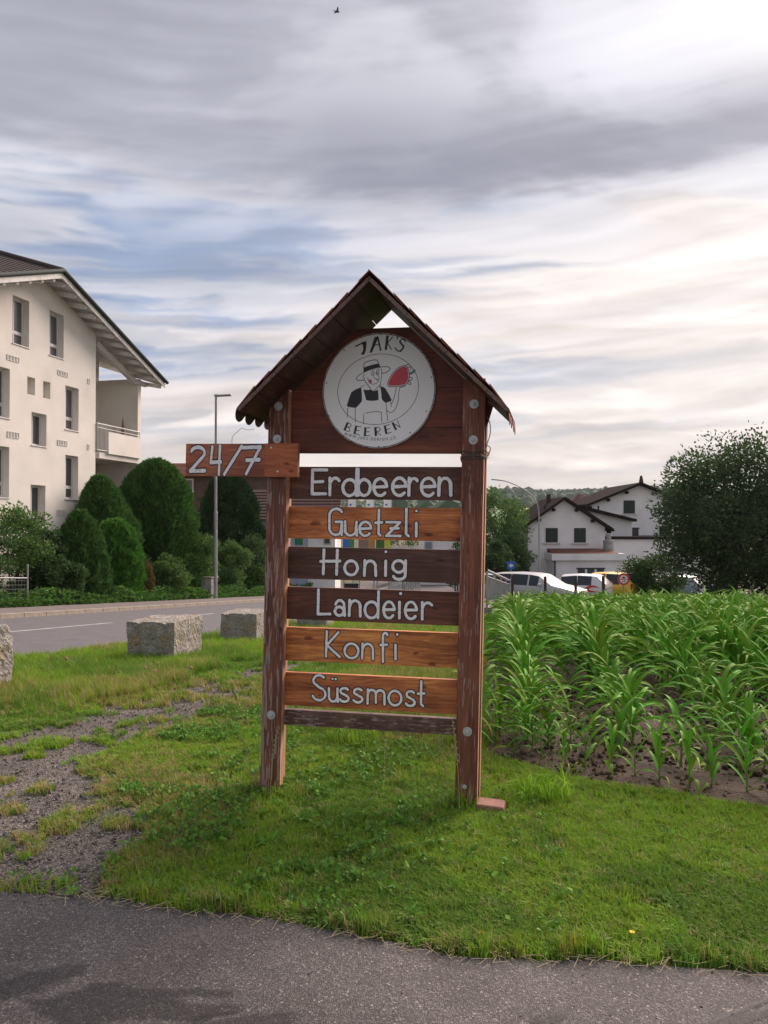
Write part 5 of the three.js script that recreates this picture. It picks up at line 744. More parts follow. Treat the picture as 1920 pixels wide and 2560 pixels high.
const hatchProf = [[-1.92, 0.34, 0.78, 0.84, 0.88, 0.86, 'b'], [-1.88, 0.26, 0.9, 0.98, 1.04, 0.93, 'screen'], [-1.45, 0.2, 0.95, 1.38, 1.44, 0.98, 'b'], [-1.2, 0.2, 0.95, 1.4, 1.47, 1, 'side'], [-0.5, 0.2, 0.94, 1.41, 1.48, 1, 'b'], [-0.42, 0.2, 0.94, 1.41, 1.48, 1, 'side'], [0.35, 0.2, 0.91, 1.33, 1.42, 1, 'screen'], [1.05, 0.2, 0.87, 0.95, 1.0, 1, 'b'], [1.6, 0.23, 0.74, 0.8, 0.87, 0.92, 'b'], [1.9, 0.32, 0.6, 0.65, 0.7, 0.8, 'b']];
const tall = hatchProf.map(([a, b, c, d, e, f, k]) => [a, b, c * 1.04, d * 1.08, e * 1.08, f, k]);
const P = (px, D) => [at(px, 1, D)[0], -D];
{ const [x, z] = P(1338, 36.5); car('parked_car', 'silver estate car with its bonnet toward the field', x, z, -38 * DEG, { len: 4.5, wid: 1.74, h: 1.48, paint: [0.42, 0.43, 0.44], prof: wagonProf }); }
{ const [x, z] = P(1424, 39.5); car('parked_car', 'white hatchback with a red swoosh on its rear flank', x, z, (180 - 30) * DEG, { len: 3.85, wid: 1.7, h: 1.48, paint: [0.6, 0.6, 0.62], prof: hatchProf, hatch: true, mark: true }); }
{ const [x, z] = P(1498, 41); car('parked_car', 'bright yellow hatchback beside the white one', x, z, (180 - 36) * DEG, { len: 3.85, wid: 1.7, h: 1.5, paint: [0.72, 0.45, 0.02], prof: tall, hatch: true }); }
{ const [x, z] = P(1556, 42.5); car('parked_car', 'black hatchback half hidden by the red ring road sign', x, z, (180 - 36) * DEG, { len: 3.85, wid: 1.7, h: 1.5, paint: [0.015, 0.015, 0.017], prof: tall, hatch: true }); }
{ const [x, z] = P(1268, 41.5); car('parked_car', 'grey car roof showing behind the silver estate', x, z, -30 * DEG, { len: 4.5, wid: 1.74, h: 1.48, paint: [0.4, 0.41, 0.43], prof: wagonProf }); }
{ const [x, z] = P(1662, 44); car('parked_car', 'pale blue car hidden among the bushes right of the road sign', x, z, (180 - 36) * DEG, { len: 3.85, wid: 1.7, h: 1.5, paint: [0.4, 0.5, 0.6], prof: hatchProf, hatch: true }); }
const carParkMat = std({ map: rep(roadTex, 0.5), color: rgb(1.1, 1.08, 1.05) });
struct('car_park', sheet(3.5, 32, () => -33.5, () => -61, 0.0, 10, 60), carParkMat);
// wooden stakes at the end of the field
for (const [px, top, D, lab] of [[1281, 1437, 31, 'dark wooden stake at the end of the railing'], [1363, 1441, 31, 'dark wooden stake in front of the silver car bonnet'], [1439, 1440, 31.2, 'dark wooden stake in front of the white hatchback'], [1508, 1440, 31.4, 'dark wooden stake in front of the yellow car']]) { const p = at(px, top, D), y = ground(-D); solo('wooden_stake', join([bevel(0.1, p[1] - y + 0.2, 0.1, 0.012)]), std({ map: rep(grainTex, 2), color: rgb(0.1, 0.075, 0.06) }), lab, 'stake', 'wooden stakes at the end of the field').position.set(p[0], (p[1] + y - 0.2) / 2, -D); }
// prohibition sign: red ring, red bar, a small car over a small motorcycle
{
  const D = 33, p = at(1559, 1448, D), y = ground(-D), g = thing('road_sign', 'round road sign with a red ring and a red bar across on a grey pole', 'road sign', p[0], y, -D), cy = p[1] - y, r = 0.255;
  part('pole', bar([0, -0.2, -0.03], [0, cy + 0.2, -0.03], 0.028, 0.028, 8), galv, g); const disc = (R, t, z) => new THREE.CylinderGeometry(R, R, t, 36).rotateX(Math.PI / 2).translate(0, cy, z);
  part('disc', disc(r, 0.012, 0.01), std({ color: rgb(0.75, 0.75, 0.74) }), g); const redM = std({ color: rgb(0.55, 0.03, 0.035), roughness: 0.4 }), ink = std({ color: rgb(0.02, 0.02, 0.02) }); part('ring', join([new THREE.RingGeometry(r * 0.68, r * 0.995, 40).translate(0, cy, 0.02)]), redM, g); part('bar', box(r * 1.36, r * 0.13, 0.004, 0, cy, 0.019), redM, g);
  part('car_symbol', join([box(0.15, 0.03, 0.004, 0, cy + 0.06, 0.019), box(0.085, 0.032, 0.004, 0, cy + 0.09, 0.019), ...[-1, 1].map((s) => new THREE.CircleGeometry(0.016, 10).translate(s * 0.045, cy + 0.047, 0.022))]), ink, g);
  part('motorcycle_symbol', join([...[-1, 1].map((s) => new THREE.CircleGeometry(0.024, 12).translate(s * 0.05, cy - 0.1, 0.019)), box(0.1, 0.02, 0.004, 0, cy - 0.08, 0.0195), box(0.02, 0.045, 0.004, 0.03, cy - 0.06, 0.0195)]), ink, g);
}
{ const p = at(1277, 1432, 50), y = ground(-50), g = thing('road_sign', 'small blue and white road sign near the dark tree by the railing', 'road sign', p[0], y, -50), cy = at(1277, 1413, 50)[1] - y; part('pole', bar([0, -0.2, 0], [0, cy + 0.3, 0], 0.03, 0.03, 7), galv, g); part('panel', box(0.5, 0.5, 0.02, 0, cy, 0.045), std({ color: rgb(0.03, 0.14, 0.5) }), g); part('symbol', poly([[-0.14, -0.02], [0.02, 0.14], [0.02, 0.05], [0.15, 0.05], [0.15, -0.09], [0.02, -0.09], [0.02, -0.18]], 0.004).translate(0, cy, 0.057), whiteMat, g); }

// ------------------------------------------------------------------ the hill behind
{
  const pos = [], col = [], idx = [], na = 150, nd = 44, ridge = (a) => 0.037 + 0.004 * Math.sin(a * 9 + 1) + 0.003 * Math.sin(a * 23) + 0.012 * sm(0.0, -0.25, a);
  const H = (a, t) => { const D = 420 + 2100 * t, r = ridge(a) * 2200; return [D, -4 + (r + 4) * sm(0.05, 0.86, t) ** 1.15 + (t > 0.86 ? -40 * (t - 0.86) : 0) + 7 * (fbm(a * 14, t * 7, 3, 5) - 0.5) * sm(0, 0.4, t)]; };
  for (let i = 0; i <= na; i++) { const a = mix(-0.75, 0.75, i / na); for (let j = 0; j <= nd; j++) { const [D, y] = H(a, j / nd); pos.push(Math.sin(a) * D, y, -Math.cos(a) * D); const [, , id] = cells(a * 26 + fbm(a * 9, j * 0.1, 2, 6), j * 0.28, 999, 7), c = id < 0.3 ? [0.15, 0.27, 0.07] : id < 0.6 ? [0.22, 0.31, 0.1] : id < 0.8 ? [0.1, 0.2, 0.06] : [0.3, 0.31, 0.13]; col.push(...c); if (i && j) { const k = i * (nd + 1) + j, l = k - nd - 1; idx.push(l - 1, k - 1, l, l, k - 1, k); } } }
  struct('hill', meshOf(pos, idx, null, col), std({ vertexColors: true }));
  const R = rng(5), ico = new THREE.IcosahedronGeometry(1, 1), p = ico.attributes.position; for (let i = 0; i < p.count; i++) { const k = 0.8 + 0.4 * noise3(p.getX(i) * 2 + 5, p.getY(i) * 2 + 5, p.getZ(i) * 2 + 5, 3); p.setXYZ(i, p.getX(i) * k, p.getY(i) * k, p.getZ(i) * k); } ico.computeVertexNormals();
  const list = []; for (let n = 0; n < 42000 && list.length < 9000; n++) { const a = mix(-0.75, 0.75, R()), t = R() ** 0.8, f = fbm(a * 13 + 2, t * 7, 4, 41), strip = fbm(a * 40, t * 22, 3, 8), ridgeTop = t > 0.8 && t < 0.88 && noise(a * 30, 1, 3) > 0.35; if (f > 0.66 - (t < 0.35 ? 0.14 : 0) || strip > 0.78 || (ridgeTop && R() < 0.5)) { const [D, y] = H(a, t), s = 5 + 6 * R(); list.push([Math.sin(a) * D, y + s * 0.7, -Math.cos(a) * D, s]); } }
  const im = new THREE.InstancedMesh(ico, std({ color: rgb(0.045, 0.085, 0.035) }), list.length), m = M4(), q = new THREE.Quaternion(); list.forEach(([x, y, z, s], i) => { q.setFromEuler(new THREE.Euler(R(), R() * 6, R())); im.setMatrixAt(i, m.compose(new THREE.Vector3(x, y, z), q, new THREE.Vector3(s, s * (1 + 0.5 * R()), s))); }); stuff('hill_woods', im, 'dark woods and tree lines on the far hill', 'wood');
  // far farmsteads
  for (const [px, py, D, w, h, lab] of [[1283, 1284, 1250, 26, 9, 'pale farm building low on the hillside'], [1292, 1296, 1000, 20, 6, 'long pale barn at the foot of the hill'], [1395, 1274, 900, 34, 8, 'pale flat building at the foot of the hill behind the curved lamp']]) { const c = at(px, py, D), g = thing('far_house', lab, 'house', c[0], c[1], c[2]); part('wall', span(-w / 2, w / 2, -8, h * 0.55, -6, 6), houseWall, g); part('roof', poly([[-7, h * 0.55], [7, h * 0.55], [0, h]], w).rotateY(Math.PI / 2).translate(-w / 2, 0, 0), std({ color: rgb(0.25, 0.14, 0.1) }), g); }
}
// a bird high over the place
{ const p = at(843, 29, 40), g = thing('flying_bird', 'small dark bird gliding high in the grey sky', 'bird', p[0], p[1], p[2], 0.4); const s = new THREE.Shape(); s.moveTo(-0.16, 0); s.quadraticCurveTo(-0.02, 0.05, 0.14, 0.015); s.lineTo(0.19, 0); s.quadraticCurveTo(0, -0.05, -0.16, 0); const m = std({ color: rgb(0.06, 0.055, 0.05) }); part('body', new THREE.SphereGeometry(0.05, 12, 8).scale(2.6, 0.9, 0.9), m, g); for (const k of [-1, 1]) part('wing', poly([[-0.05, 0], [0.06, 0], [-0.02, 0.24], [-0.09, 0.3], [-0.07, 0.14]], 0.012, 0.002).rotateX(k * 1.35).rotateZ(-0.1), m, g); part('tail', poly([[-0.1, -0.01], [-0.2, -0.05], [-0.2, 0.05], [-0.1, 0.01]], 0.01).rotateX(Math.PI / 2), m, g); }

// ------------------------------------------------------------------ the corn field
function cornLeaf(L, w, a0, bend, twist, az, y0, R, yellow = 0) {
  const n = 10, pos = [], col = [], idx = [], ca = Math.cos(az), sa = Math.sin(az); let r = 0.008, y = y0, th = a0; const ph = R() * 6, c0 = [0.09 + 0.07 * R(), 0.24 + 0.1 * R(), 0.024 + 0.012 * R()];
  for (let i = 0; i <= n; i++) {
    const t = i / n, wd = w * Math.min(1, 0.42 + t * 2.2) * Math.max(0.02, 1 - t ** 2.2) / 2, wav = 0.18 * w * Math.sin(t * 11 + ph), sway = twist * t * t * L * 0.4;
    for (const e of [-1, 0, 1]) { const lat = e * wd * Math.cos(twist * t) + sway, up = (e ? wd * 0.42 : 0) + e * wav * 0.6 + e * wd * Math.sin(twist * t * 1.5), rr = r - Math.cos(th) * up * 0.8, yy = y + Math.sin(th) * up * 0.8 + up * 0.2; pos.push(ca * rr - sa * lat, yy, sa * rr + ca * lat); const tip = yellow * sm(0.45, 1, t), m = e ? 1 : 1.22; col.push(mix(c0[0] * m, 0.34, tip), mix(c0[1] * m, 0.3, tip), mix(c0[2] * m, 0.07, tip)); }
    if (i) { const k = i * 3, l = k - 3; idx.push(l, k, l + 1, l + 1, k, k + 1, l + 1, k + 1, l + 2, l + 2, k + 1, k + 2); }
    const ds = L / n; r += Math.sin(th) * ds; y += Math.cos(th) * ds; th += bend / n * (0.4 + 1.5 * t);
  }
  return meshOf(pos, idx, null, col);
}
const cornMat = leafMat({ transmission: 0.16, roughness: 0.65, specularIntensity: 0.2 }), stalkMat = std({ color: rgb(0.12, 0.2, 0.05), roughness: 0.6 });
const cornKinds = [];
for (let k = 0; k < 12; k++) {
  const R = rng(900 + k * 13), small = k >= 8, n = small ? 7 : 10, leaves = [], a = R() * 6.28;
  for (let i = 0; i < n; i++) { const t = i / (n - 1), L = (small ? 0.7 : 0.85) * (0.6 + 0.55 * Math.sin(Math.PI * (0.2 + 0.6 * t))) * (0.85 + 0.3 * R()); leaves.push(cornLeaf(L, (small ? 0.075 : 0.085) * (0.8 + 0.35 * R()), mix(0.7, 0.14, t) + 0.25 * R(), mix(1.8, 1.0, t) + 1.1 * R() * (i % 3 ? 1 : 1.5), (R() - 0.5) * 1.5, a + i * Math.PI + (R() - 0.5) * 0.9, 0.06 + 0.5 * t, R, (small ? 0.6 : R() < 0.2 ? 0.7 : 0.1) * R())); }
  cornKinds.push({ stalk: bar([0, -0.04, 0], [0.01, 0.56, 0.005], 0.016, 0.008, 7), leaves, all: null });
}
for (const c of cornKinds) { const st = c.stalk.clone(), cc = new Float32Array(st.attributes.position.count * 3); for (let i = 0; i < cc.length; i += 3) { cc[i] = 0.12; cc[i + 1] = 0.2; cc[i + 2] = 0.05; } st.setAttribute('color', new THREE.BufferAttribute(cc, 3)); c.all = join([st, ...c.leaves].map((g) => { const q = clean(g.clone()); q.deleteAttribute('uv'); return q; })); }
{
  const R = rng(4242), plants = [], dirx = Math.sin(9 * DEG), dirz = -Math.cos(9 * DEG), nx = Math.cos(9 * DEG), nz = Math.sin(9 * DEG);
  for (let row = -14; row < 48; row++) for (let s = -2; s < 32; s += 0.14) {
    const off = row * 0.72, jx = (R() - 0.5) * 0.06, js = (R() - 0.5) * 0.07; const x = 0.8 + nx * (off + jx) + dirx * (s + js), z = -4.0 + nz * (off + jx) + dirz * (s + js); const keep = R(), kk = R(), rot = R(), sc = R();
    if (z > -3 || z < -27.5 || x < fieldLeft(z) + 0.12 || x > -z * 0.52 + 1.9 || keep < 0.06) continue; const e = fieldEdge(x); if (z < -5.25 ? false : z > e - 0.85) continue;
    const inside = z < -5.25 ? Math.min(-z - 5.0, 3) : e - z; plants.push({ x, z, h: mix(0.4, 0.76, sm(0.7, 4.2, inside)) * (0.8 + 0.4 * sc) * mix(1, 0.84, sm(14, 24, -z)), kind: (kk * 8) | 0, rot: rot * 6.28, front: false });
  }
  // the outermost row along the field edge: short, pale plants
  for (let x = 0.75; x < 4.6; ) { const z = fieldEdge(x) - 0.24 - 0.06 * R(); plants.push({ x, z, h: 0.3 + 0.12 * R(), kind: 8 + ((R() * 4) | 0), rot: R() * 6.28, front: true }); x += 0.105 + 0.05 * R(); }
  for (let x = 0.72; x < 4.8; ) { const z = fieldEdge(x) - 0.66 - 0.1 * R(); plants.push({ x, z, h: 0.34 + 0.14 * R(), kind: R() < 0.5 ? 8 + ((R() * 4) | 0) : (R() * 8) | 0, rot: R() * 6.28, front: true }); x += 0.13 + 0.06 * R(); }
  plants.sort((a, b) => b.z - a.z); const seen = plants.filter((p) => Math.abs(p.x) < -p.z * 0.51 + 0.15), near = new Set(seen.slice(0, 300)), far = plants.filter((p) => !near.has(p));
  let i = 0; for (const p of near) {
    const K = cornKinds[p.kind], y = ground(p.z) - 0.01, lab = p.front ? 'short pale corn plant in the outermost row along the lawn' : 'leafy green corn plant in the rows behind the field edge', grp = p.front ? 'corn plants of the edge row' : 'corn plants in the field rows';
    let o; if (i++ < 130) { o = thing('corn_plant', lab, 'corn plant', p.x, y, p.z, p.rot, grp); part('stalk', K.stalk, stalkMat, o); for (const l of K.leaves) part('leaf', l, cornMat, o); } else { o = solo('corn_plant', K.all, cornMat, lab, 'corn plant', grp); o.position.set(p.x, y, p.z); o.rotation.y = p.rot; }
    o.scale.setScalar(p.h);
  }
  const m = M4(), q = new THREE.Quaternion(), up = new THREE.Vector3(0, 1, 0);
  const fg = new THREE.Group(); 
  for (let k = 0; k < 12; k++) { const l = far.filter((p) => p.kind === k); if (!l.length) continue; const im = new THREE.InstancedMesh(cornKinds[k].all, cornMat, l.length); l.forEach((p, j) => im.setMatrixAt(j, m.compose(new THREE.Vector3(p.x, ground(p.z) - 0.01, p.z), q.setFromAxisAngle(up, p.rot), new THREE.Vector3(p.h, p.h, p.h)))); im.name = 'corn_rows'; im.castShadow = im.receiveShadow = true; fg.add(im); }
  fg.name = 'corn_field'; fg.userData = { label: 'the rest of the corn, rows merging toward the parked cars', category: 'corn', kind: 'stuff' }; scene.add(fg);
}

// ------------------------------------------------------------------ grass, weeds, gravel
function grassClump(n, h, spread, w, lean, seed) {
  const R = rng(seed), pos = [], idx = []; for (let i = 0; i < n; i++) { const a = R() * 6.28, r = Math.sqrt(R()) * spread, x = Math.cos(a) * r, z = Math.sin(a) * r, b = R() * 6.28, L = h * (0.55 + 0.6 * R()), le = lean * (0.25 + R()), dx = Math.cos(b), dz = Math.sin(b), sx = -dz * w / 2, sz = dx * w / 2, k = pos.length / 3;
    pos.push(x - sx, -0.01, z - sz, x + sx, -0.01, z + sz, x + dx * le * L * 0.35 + sx * 0.8, L * 0.6, z + dz * le * L * 0.35 + sz * 0.8, x + dx * le * L * 0.35 - sx * 0.8, L * 0.6, z + dz * le * L * 0.35 - sz * 0.8, x + dx * le * L, L * (1 - 0.25 * le), z + dz * le * L); idx.push(k, k + 1, k + 2, k, k + 2, k + 3, k + 3, k + 2, k + 4); }
  return meshOf(pos, idx);
}
const bladeMat = phys({ side: THREE.DoubleSide, transmission: 0.4, thickness: 0, roughness: 0.85, specularIntensity: 0.25, color: rgb(1, 1, 1) });
const blocks = [[-4.02, -7.15, 0.5], [-2.86, -10.16, 0.45], [-2.4, -13.56, 0.45], [-1.55, -17.6, 0.45], [-0.6, -21.6, 0.45]];
const roadL = (x, z) => -((x - KX) * WX + (z - KZ) * WZ);
function grassAt(x, z) {                                              // 0 none, 1 full
  if (z > driveEdge(x) - 0.01) return 0; if (roadL(x, z) > -8.74) return 0; if (z > -33 && x > fieldLeft(z) + 0.06 && z < fieldEdge(x) - 0.02 && x > 0.6) return 0; if (z < -5.25 && x > fieldLeft(z)) return 0;
  for (const [bx, bz, r] of blocks) if (Math.hypot(x - bx, z - bz) < r * 0.62) return 0; if (Math.hypot(x - 0.6, z + 4.23) < 0.1) return 0;
  const g = gravelMask(x, z); let k = sm(0.1, -0.1, g); if (g > -0.02) k = Math.max(k, fbm(x * 6, z * 6, 3, 91) > 0.6 ? 0.55 : 0); const bare = fbm(x * 1.9 + 3, z * 1.9, 4, 27); return k * mix(0.35, 1, sm(0.3, 0.44, bare));
}
{
  const kinds = [grassClump(12, 1, 0.5, 0.085, 0.5, 1), grassClump(12, 1, 0.5, 0.08, 0.7, 2), grassClump(11, 1, 0.45, 0.09, 0.9, 3), grassClump(9, 1, 0.22, 0.04, 0.55, 4), grassClump(10, 1, 0.25, 0.035, 0.8, 5)];
  const out = kinds.map(() => []), R = rng(31337);
  const bright = [0.29, 0.45, 0.035], mid = [0.2, 0.34, 0.04], olive = [0.33, 0.33, 0.08], dry = [0.46, 0.38, 0.19], deep = [0.12, 0.25, 0.03];
  const put = (x, z) => {
    const d = grassAt(x, z); if (R() > d) return; const D = -z, n1 = fbm(x * 1.3, z * 1.3, 4, 61), n2 = fbm(x * 4.2, z * 4.2, 3, 67), n3 = fbm(x * 0.7 + 5, z * 0.7, 3, 73);
    let h = mix(0.035, 0.062, n2), tallK = 0; const fringe = sm(0.16, 0.02, driveEdge(x) - z) * sm(0.35, 0.6, fbm(x * 7, 3, 3, 5)); h += 0.05 * fringe * R();
    const verge = sm(-6.0, -7.2, z) * sm(-0.2, -1.4, x + (z + 6) * 0.12) , behind = sm(-5.4, -6.2, z) * sm(-0.9, -0.2, x) ; const leftV = sm(0.9, 0.4, -roadL(x, z) - 8.8 - 1.2); tallK = Math.max(verge * 0.75, behind * 0.8, leftV * 0.4); if (gravelMask(x, z) > -0.25) tallK *= 0.25;
    h = mix(h, 0.1 + 0.12 * n2, tallK); h *= 0.75 + 0.5 * R();
    let c = n1 > 0.5 ? bright.map((k, i) => mix(k, mid[i], R())) : mid.map((k, i) => mix(k, deep[i], R() * 0.8)); const dr = sm(0.5, 0.66, n3 + 0.22 * (n2 - 0.5)) * 0.62 + fringe * 0.2; if (R() < dr) c = R() < 0.35 ? dry : olive; if (R() < 0.05) c = dry; const b = 0.8 + 0.4 * R();
    const k = tallK > 0.3 && R() < 0.75 ? 3 + ((R() * 2) | 0) : (R() * 3) | 0, sc = k > 2 ? 1 : 1; out[k].push([x, ground(z) - 0.008, z, R() * 6.28, h * (k > 2 ? 1.15 : 1), mix(0.055, 0.1, sm(4, 12, D)) * (k > 2 ? 1.6 : 1), c.map((v) => v * b)]);
  };
  for (let i = 0; i < 90000; i++) { const D = 2.1 + 4.0 * R() ** 0.9, x = (R() * 2 - 1) * (D * 0.5 + 1.3); put(x, -D); }
  for (let i = 0; i < 36000; i++) { const D = 6.1 + 6 * R(), x = -D * 0.52 - 0.3 + R() * (D * 0.52 + 2.2); put(x, -D); }
  for (let i = 0; i < 22000; i++) { const D = 12.1 + 20 * R() ** 1.2, x = -5 + R() * 9.5; put(x, -D); }
  // uncut tufts: at the feet of the signpost, along the drive, on the gravel
  const tuft = (x, z, n, r, h, cols) => { for (let i = 0; i < n; i++) { const a = R() * 6.28, q = r * R(); const xx = x + Math.cos(a) * q, zz = z + Math.sin(a) * q, c = cols[(R() * cols.length) | 0], b = 0.8 + 0.4 * R(); out[3 + ((R() * 2) | 0)].push([xx, ground(zz) - 0.008, zz, R() * 6.28, h * (0.6 + 0.6 * R()) * (1 - 0.4 * q / r), 0.1, c.map((v) => v * b)]); } };
  for (let i = 0; i < 30; i++) { const x = -1.1 + 4.2 * R(); tuft(x, driveEdge(x) - 0.05 - 0.06 * R(), 7, 0.06, 0.085, [mid, olive, bright, dry]); }
  for (let i = 0; i < 26; i++) { const D = 3.6 + 5 * R(), x = -2.6 + 1.6 * R(); if (Math.abs(gravelMask(x, -D)) < 0.4) tuft(x, -D, 9, 0.09, 0.06, [mid, bright, deep]); }
  tuft(-0.72, -4.5, 20, 0.12, 0.16, [olive, mid, dry]); tuft(-0.5, -4.42, 14, 0.1, 0.13, [mid, olive]); tuft(0.42, -4.22, 20, 0.09, 0.15, [mid, bright, olive]); tuft(0.1, -4.6, 30, 0.35, 0.12, [mid, olive, bright]); for (let i = 0; i < 26; i++) tuft(-0.4 + 1.2 * R(), -5.3 - 0.9 * R(), 12, 0.12, 0.17, [mid, deep, bright]);
  kinds.forEach((g, k) => { const l = out[k], im = new THREE.InstancedMesh(g, bladeMat, l.length), m = M4(), q = new THREE.Quaternion(), up = new THREE.Vector3(0, 1, 0), col = new THREE.Color(); l.forEach(([x, y, z, a, h, w, c], i) => { im.setMatrixAt(i, m.compose(new THREE.Vector3(x, y, z), q.setFromAxisAngle(up, a), new THREE.Vector3(w, h, w))); im.setColorAt(i, col.setRGB(...c)); }); stuff(k < 3 ? 'lawn_grass' : 'long_grass', im, k < 3 ? ['short bright mown grass of the lawn', 'short mown grass mixed through the lawn', 'leaning short grass mixed through the lawn'][k] : ['long uncut grass on the verge and round the posts', 'long drooping uncut grass on the verge'][k - 3], 'grass'); });
}
// a bright tall tuft beside the right post
{ const t = thing('grass_tuft', 'tall bright grass tuft beside the paving stone and right post', 'grass tuft', 0.86, 0, -4.4); const list = []; for (let i = 0; i < 6; i++) list.push(grassClump(30, 0.13 + 0.022 * i, 0.1, 0.006, 1.15, 500 + i).translate(0.075 * (i % 3) - 0.05, 0, 0.03 * (i % 2))); const g = join(list.map((q) => { q = clean(q); q.deleteAttribute('uv'); return q; })); part('blades', g, phys({ side: THREE.DoubleSide, transmission: 0.45, thickness: 0, roughness: 1, specularIntensity: 0.1, color: rgb(0.2, 0.38, 0.03) }), t); }
// flowering grass stalks by the posts
{
  const sm2 = std({ color: rgb(0.3, 0.29, 0.13) }); const R = rng(808);
  for (const [px, pz, h, lx, lab] of [[-0.74, -4.42, 0.34, -0.07, 'dry seed stalk leaning left of the flaking post'], [-0.64, -4.36, 0.42, 0.05, 'dry seed stalk in front of the flaking post'], [0.4, -4.1, 0.52, -0.04, 'tall dry seed stalk in front of the right post'], [0.35, -4.2, 0.4, -0.06, 'dry seed stalk beside the inner edge of the right post'], [0.0, -4.5, 0.46, 0.01, 'seed stalk standing under the middle of the boards'], [0.95, -4.45, 0.46, 0.08, 'tall seed stalk rising from the bright tuft']]) { const t = thing('grass_stalk', lab, 'grass stalk', px, 0, pz, 0, 'seed stalks around the signpost'); part('stalk', tube([[0, -0.02, 0], [lx * 0.3, h * 0.5, 0.01], [lx, h, 0]], 0.0016, 12, 5), sm2, t); const g = []; for (let i = 0; i < 14; i++) { const q = 0.55 + 0.45 * i / 14; g.push(new THREE.SphereGeometry(0.0038, 5, 4).scale(1, 2.2, 1).rotateZ(i % 2 ? 0.6 : -0.6).translate(lx * q * q + (i % 2 ? 0.004 : -0.004), h * q, 0.005)); } part('seed_head', join(g), sm2, t); }
}
// broad-leaved weeds and clover in the lawn
{
  const R = rng(616), v = new THREE.Vector3(), d = new THREE.Vector3(); const pts = []; for (let i = 0; i < 2600; i++) { const D = 2.8 + 3.8 * R(), x = -1.6 + 2.6 * R() * R() + (R() < 0.25 ? 1.6 * R() : 0); if (R() < grassAt(x, -D) && fbm(x * 2.1, D * 2.1, 3, 88) > 0.47) pts.push([x, -D]); }
  let k = 0; const per = 7, g = leafCloud(pts.length * per, (Q) => { const [x, z] = pts[(k++ / per) | 0], a = Q() * 6.28; v.set(x + Math.cos(a) * 0.012, ground(z) + 0.02 + 0.03 * Q(), z + Math.sin(a) * 0.012); d.set(Math.cos(a), 0.25 + 0.5 * Q(), Math.sin(a)); return { p: v, dir: d }; }, 0.026, 0.022, [[0.13, 0.28, 0.04], [0.16, 0.33, 0.05], [0.1, 0.23, 0.04]], 617, 0.3); stuff('lawn_weeds', new THREE.Mesh(g, LEAF), 'clover and small broad-leaved weeds growing in the lawn', 'weeds');
  // leaf rosettes that can be told apart
  for (const [x, z, s, lab] of [[-0.42, -4.05, 0.13, 'large dock rosette in the lawn left of the signpost'], [-0.55, -3.75, 0.1, 'dock leaves in the lawn near the gravel path'], [-0.98, -3.28, 0.1, 'dark dandelion rosette at the edge of the driveway'], [-1.3, -3.25, 0.06, 'small dandelion rosette where gravel meets the driveway'], [0.1, -3.05, 0.09, 'dock leaves in the lawn close to the driveway edge']]) { const t = thing('weed_rosette', lab, 'weed', x, 0, z, 0, 'weed rosettes in the lawn'); for (let i = 0; i < 9; i++) part('leaf', cornLeaf(s * 0.7 * (0.8 + 0.5 * R()), s * 0.25, 0.75 + 0.4 * R(), 0.9, 0.3 * (R() - 0.5), i * 0.7 + R() * 0.4, 0.01, R, 0), LEAF, t); }
  // clover heads on the verge
  const pink = std({ color: rgb(0.42, 0.15, 0.2) }); for (const [px, py] of [[165, 1663], [395, 1674], [405, 1675], [477, 1690], [388, 1700], [362, 1690], [573, 1633]]) { const D = px < 200 ? 9.4 : px > 560 ? 11.4 : 8.9 - (py - 1674) * 0.03, [x] = at(px, py, D), y = ground(-D), top = Math.max(0.1, at(px, py, D)[1] - y), t = thing('clover_flower', 'pink clover head on the long grass near the granite block', 'flower', x, y, -D, 0, 'clover heads on the verge'); part('stem', bar([0, -0.02, 0], [0, top, 0], 0.003, 0.002, 5), sm3(), t); part('head', new THREE.IcosahedronGeometry(0.02, 1).translate(0, top, 0), pink, t); }
  function sm3() { return std({ color: rgb(0.09, 0.16, 0.04) }); }
  const yel = std({ color: rgb(0.65, 0.45, 0.03) }); for (const [px, py, D] of [[1200, 2333, 2.92], [1580, 2332, 2.9]]) { const [x, y] = at(px, py, D), t = thing('yellow_flower', 'small yellow flower at the lawn edge by the driveway', 'flower', x, 0, -D, 0, 'yellow flowers at the lawn edge'); part('stem', bar([0, 0, 0], [0, y, 0], 0.0018, 0.0015, 5), sm3(), t); part('head', new THREE.CylinderGeometry(0.011, 0.005, 0.009, 10).translate(0, y, 0), yel, t); }
}
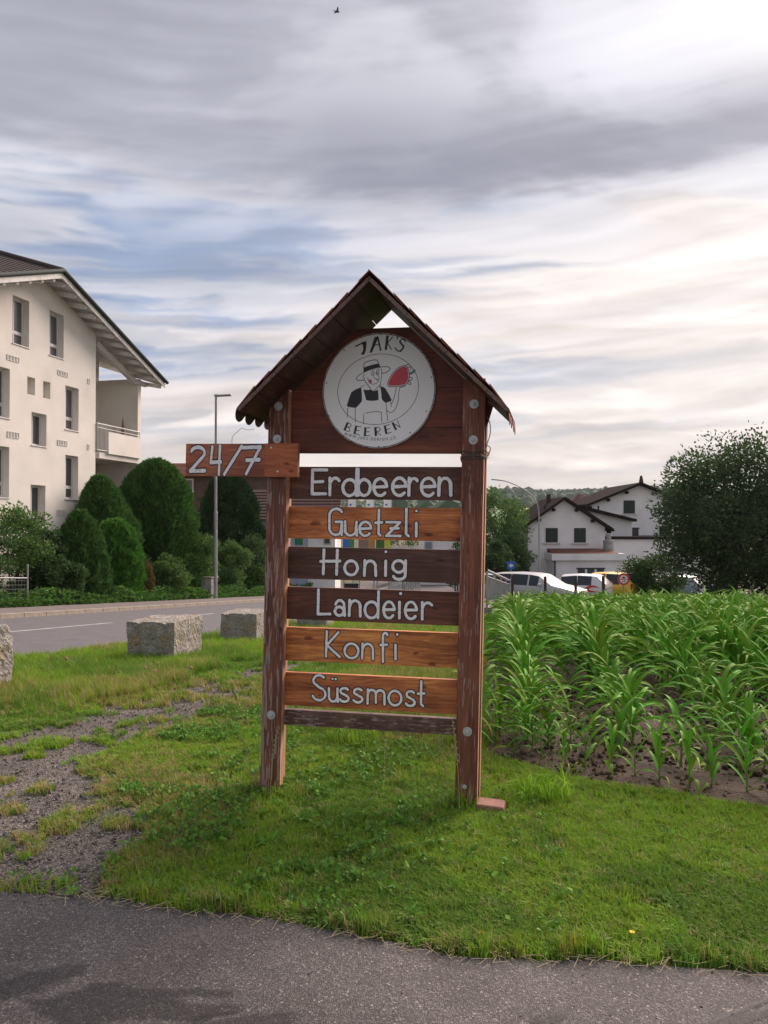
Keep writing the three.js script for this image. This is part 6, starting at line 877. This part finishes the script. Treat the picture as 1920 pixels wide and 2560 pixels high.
// loose stones on the gravel, chippings on the drive, dry straw at the lawn edge
{
  const R = rng(99), ico = new THREE.IcosahedronGeometry(1, 0), list = []; for (let i = 0; i < 26000 && list.length < 9000; i++) { const D = 3.15 + 6 * R() ** 1.3, x = -3.4 + 3 * R(); if (gravelMask(x, -D) > -0.12 && -D < driveEdge(x) + 0.08) list.push([x, -D, 0.0025 + 0.009 * R() ** 3.5]); }
  for (let i = 0; i < 260; i++) { const x = -1.9 + 3.6 * R(), z = driveEdge(x) + 0.5 * R() ** 2; list.push([x, z, 0.003 + 0.004 * R()]); }
  const im = new THREE.InstancedMesh(ico, std({ map: rep(grainTex, 1) }), list.length), m = M4(), q = new THREE.Quaternion(), c = new THREE.Color(); list.forEach(([x, z, s], i) => { q.setFromEuler(new THREE.Euler(R() * 6, R() * 6, R() * 6)); im.setMatrixAt(i, m.compose(new THREE.Vector3(x, ground(z) + s * 0.25, z), q, new THREE.Vector3(s * (0.8 + 0.7 * R()), s * 0.6, s))); const b = 0.1 + 0.22 * R(); im.setColorAt(i, c.setRGB(b * 1.05, b, b * 0.93)); }); stuff('loose_gravel', im, 'loose grey pebbles lying on the gravel path', 'gravel');
  const straw = new THREE.InstancedMesh(new THREE.CylinderGeometry(0.0009, 0.0009, 1, 4).rotateZ(Math.PI / 2), std({ color: rgb(0.5, 0.42, 0.26) }), 420); for (let i = 0; i < 420; i++) { const x = -1.4 + 3.6 * R(), z = driveEdge(x) + 0.05 - 0.14 * R() ** 1.2, s = 0.02 + 0.08 * R(); q.setFromEuler(new THREE.Euler((R() - 0.5) * 0.2, (R() - 0.5) * 2.6, (R() - 0.5) * 0.25)); straw.setMatrixAt(i, m.compose(new THREE.Vector3(x, 0.01 + 0.01 * R(), z), q, new THREE.Vector3(s, 1, 1))); } stuff('dry_straw', straw, 'dry cut grass lying along the edge of the driveway', 'straw');
  const crumbs = new THREE.InstancedMesh(ico, std({ map: rep(soilTex, 1), color: rgb(0.75, 0.7, 0.66) }), 5000); let n = 0; for (let i = 0; i < 30000 && n < 5000; i++) { const D = 4 + 4 * R(), x = 0.6 + 4 * R(); if (-D < fieldEdge(x) && (-D > -5.2 || x > fieldLeft(-D)) && x < D * 0.52 + 0.3) { const s = 0.005 + 0.022 * R() ** 3; q.setFromEuler(new THREE.Euler(R() * 6, R() * 6, R() * 6)); crumbs.setMatrixAt(n++, m.compose(new THREE.Vector3(x, ground(-D), -D), q, new THREE.Vector3(s, s * 0.7, s))); } } crumbs.count = n; stuff('soil_crumbs', crumbs, 'brown clods and crumbs lying between the corn plants', 'soil');
}
renderer.render(scene, camera);
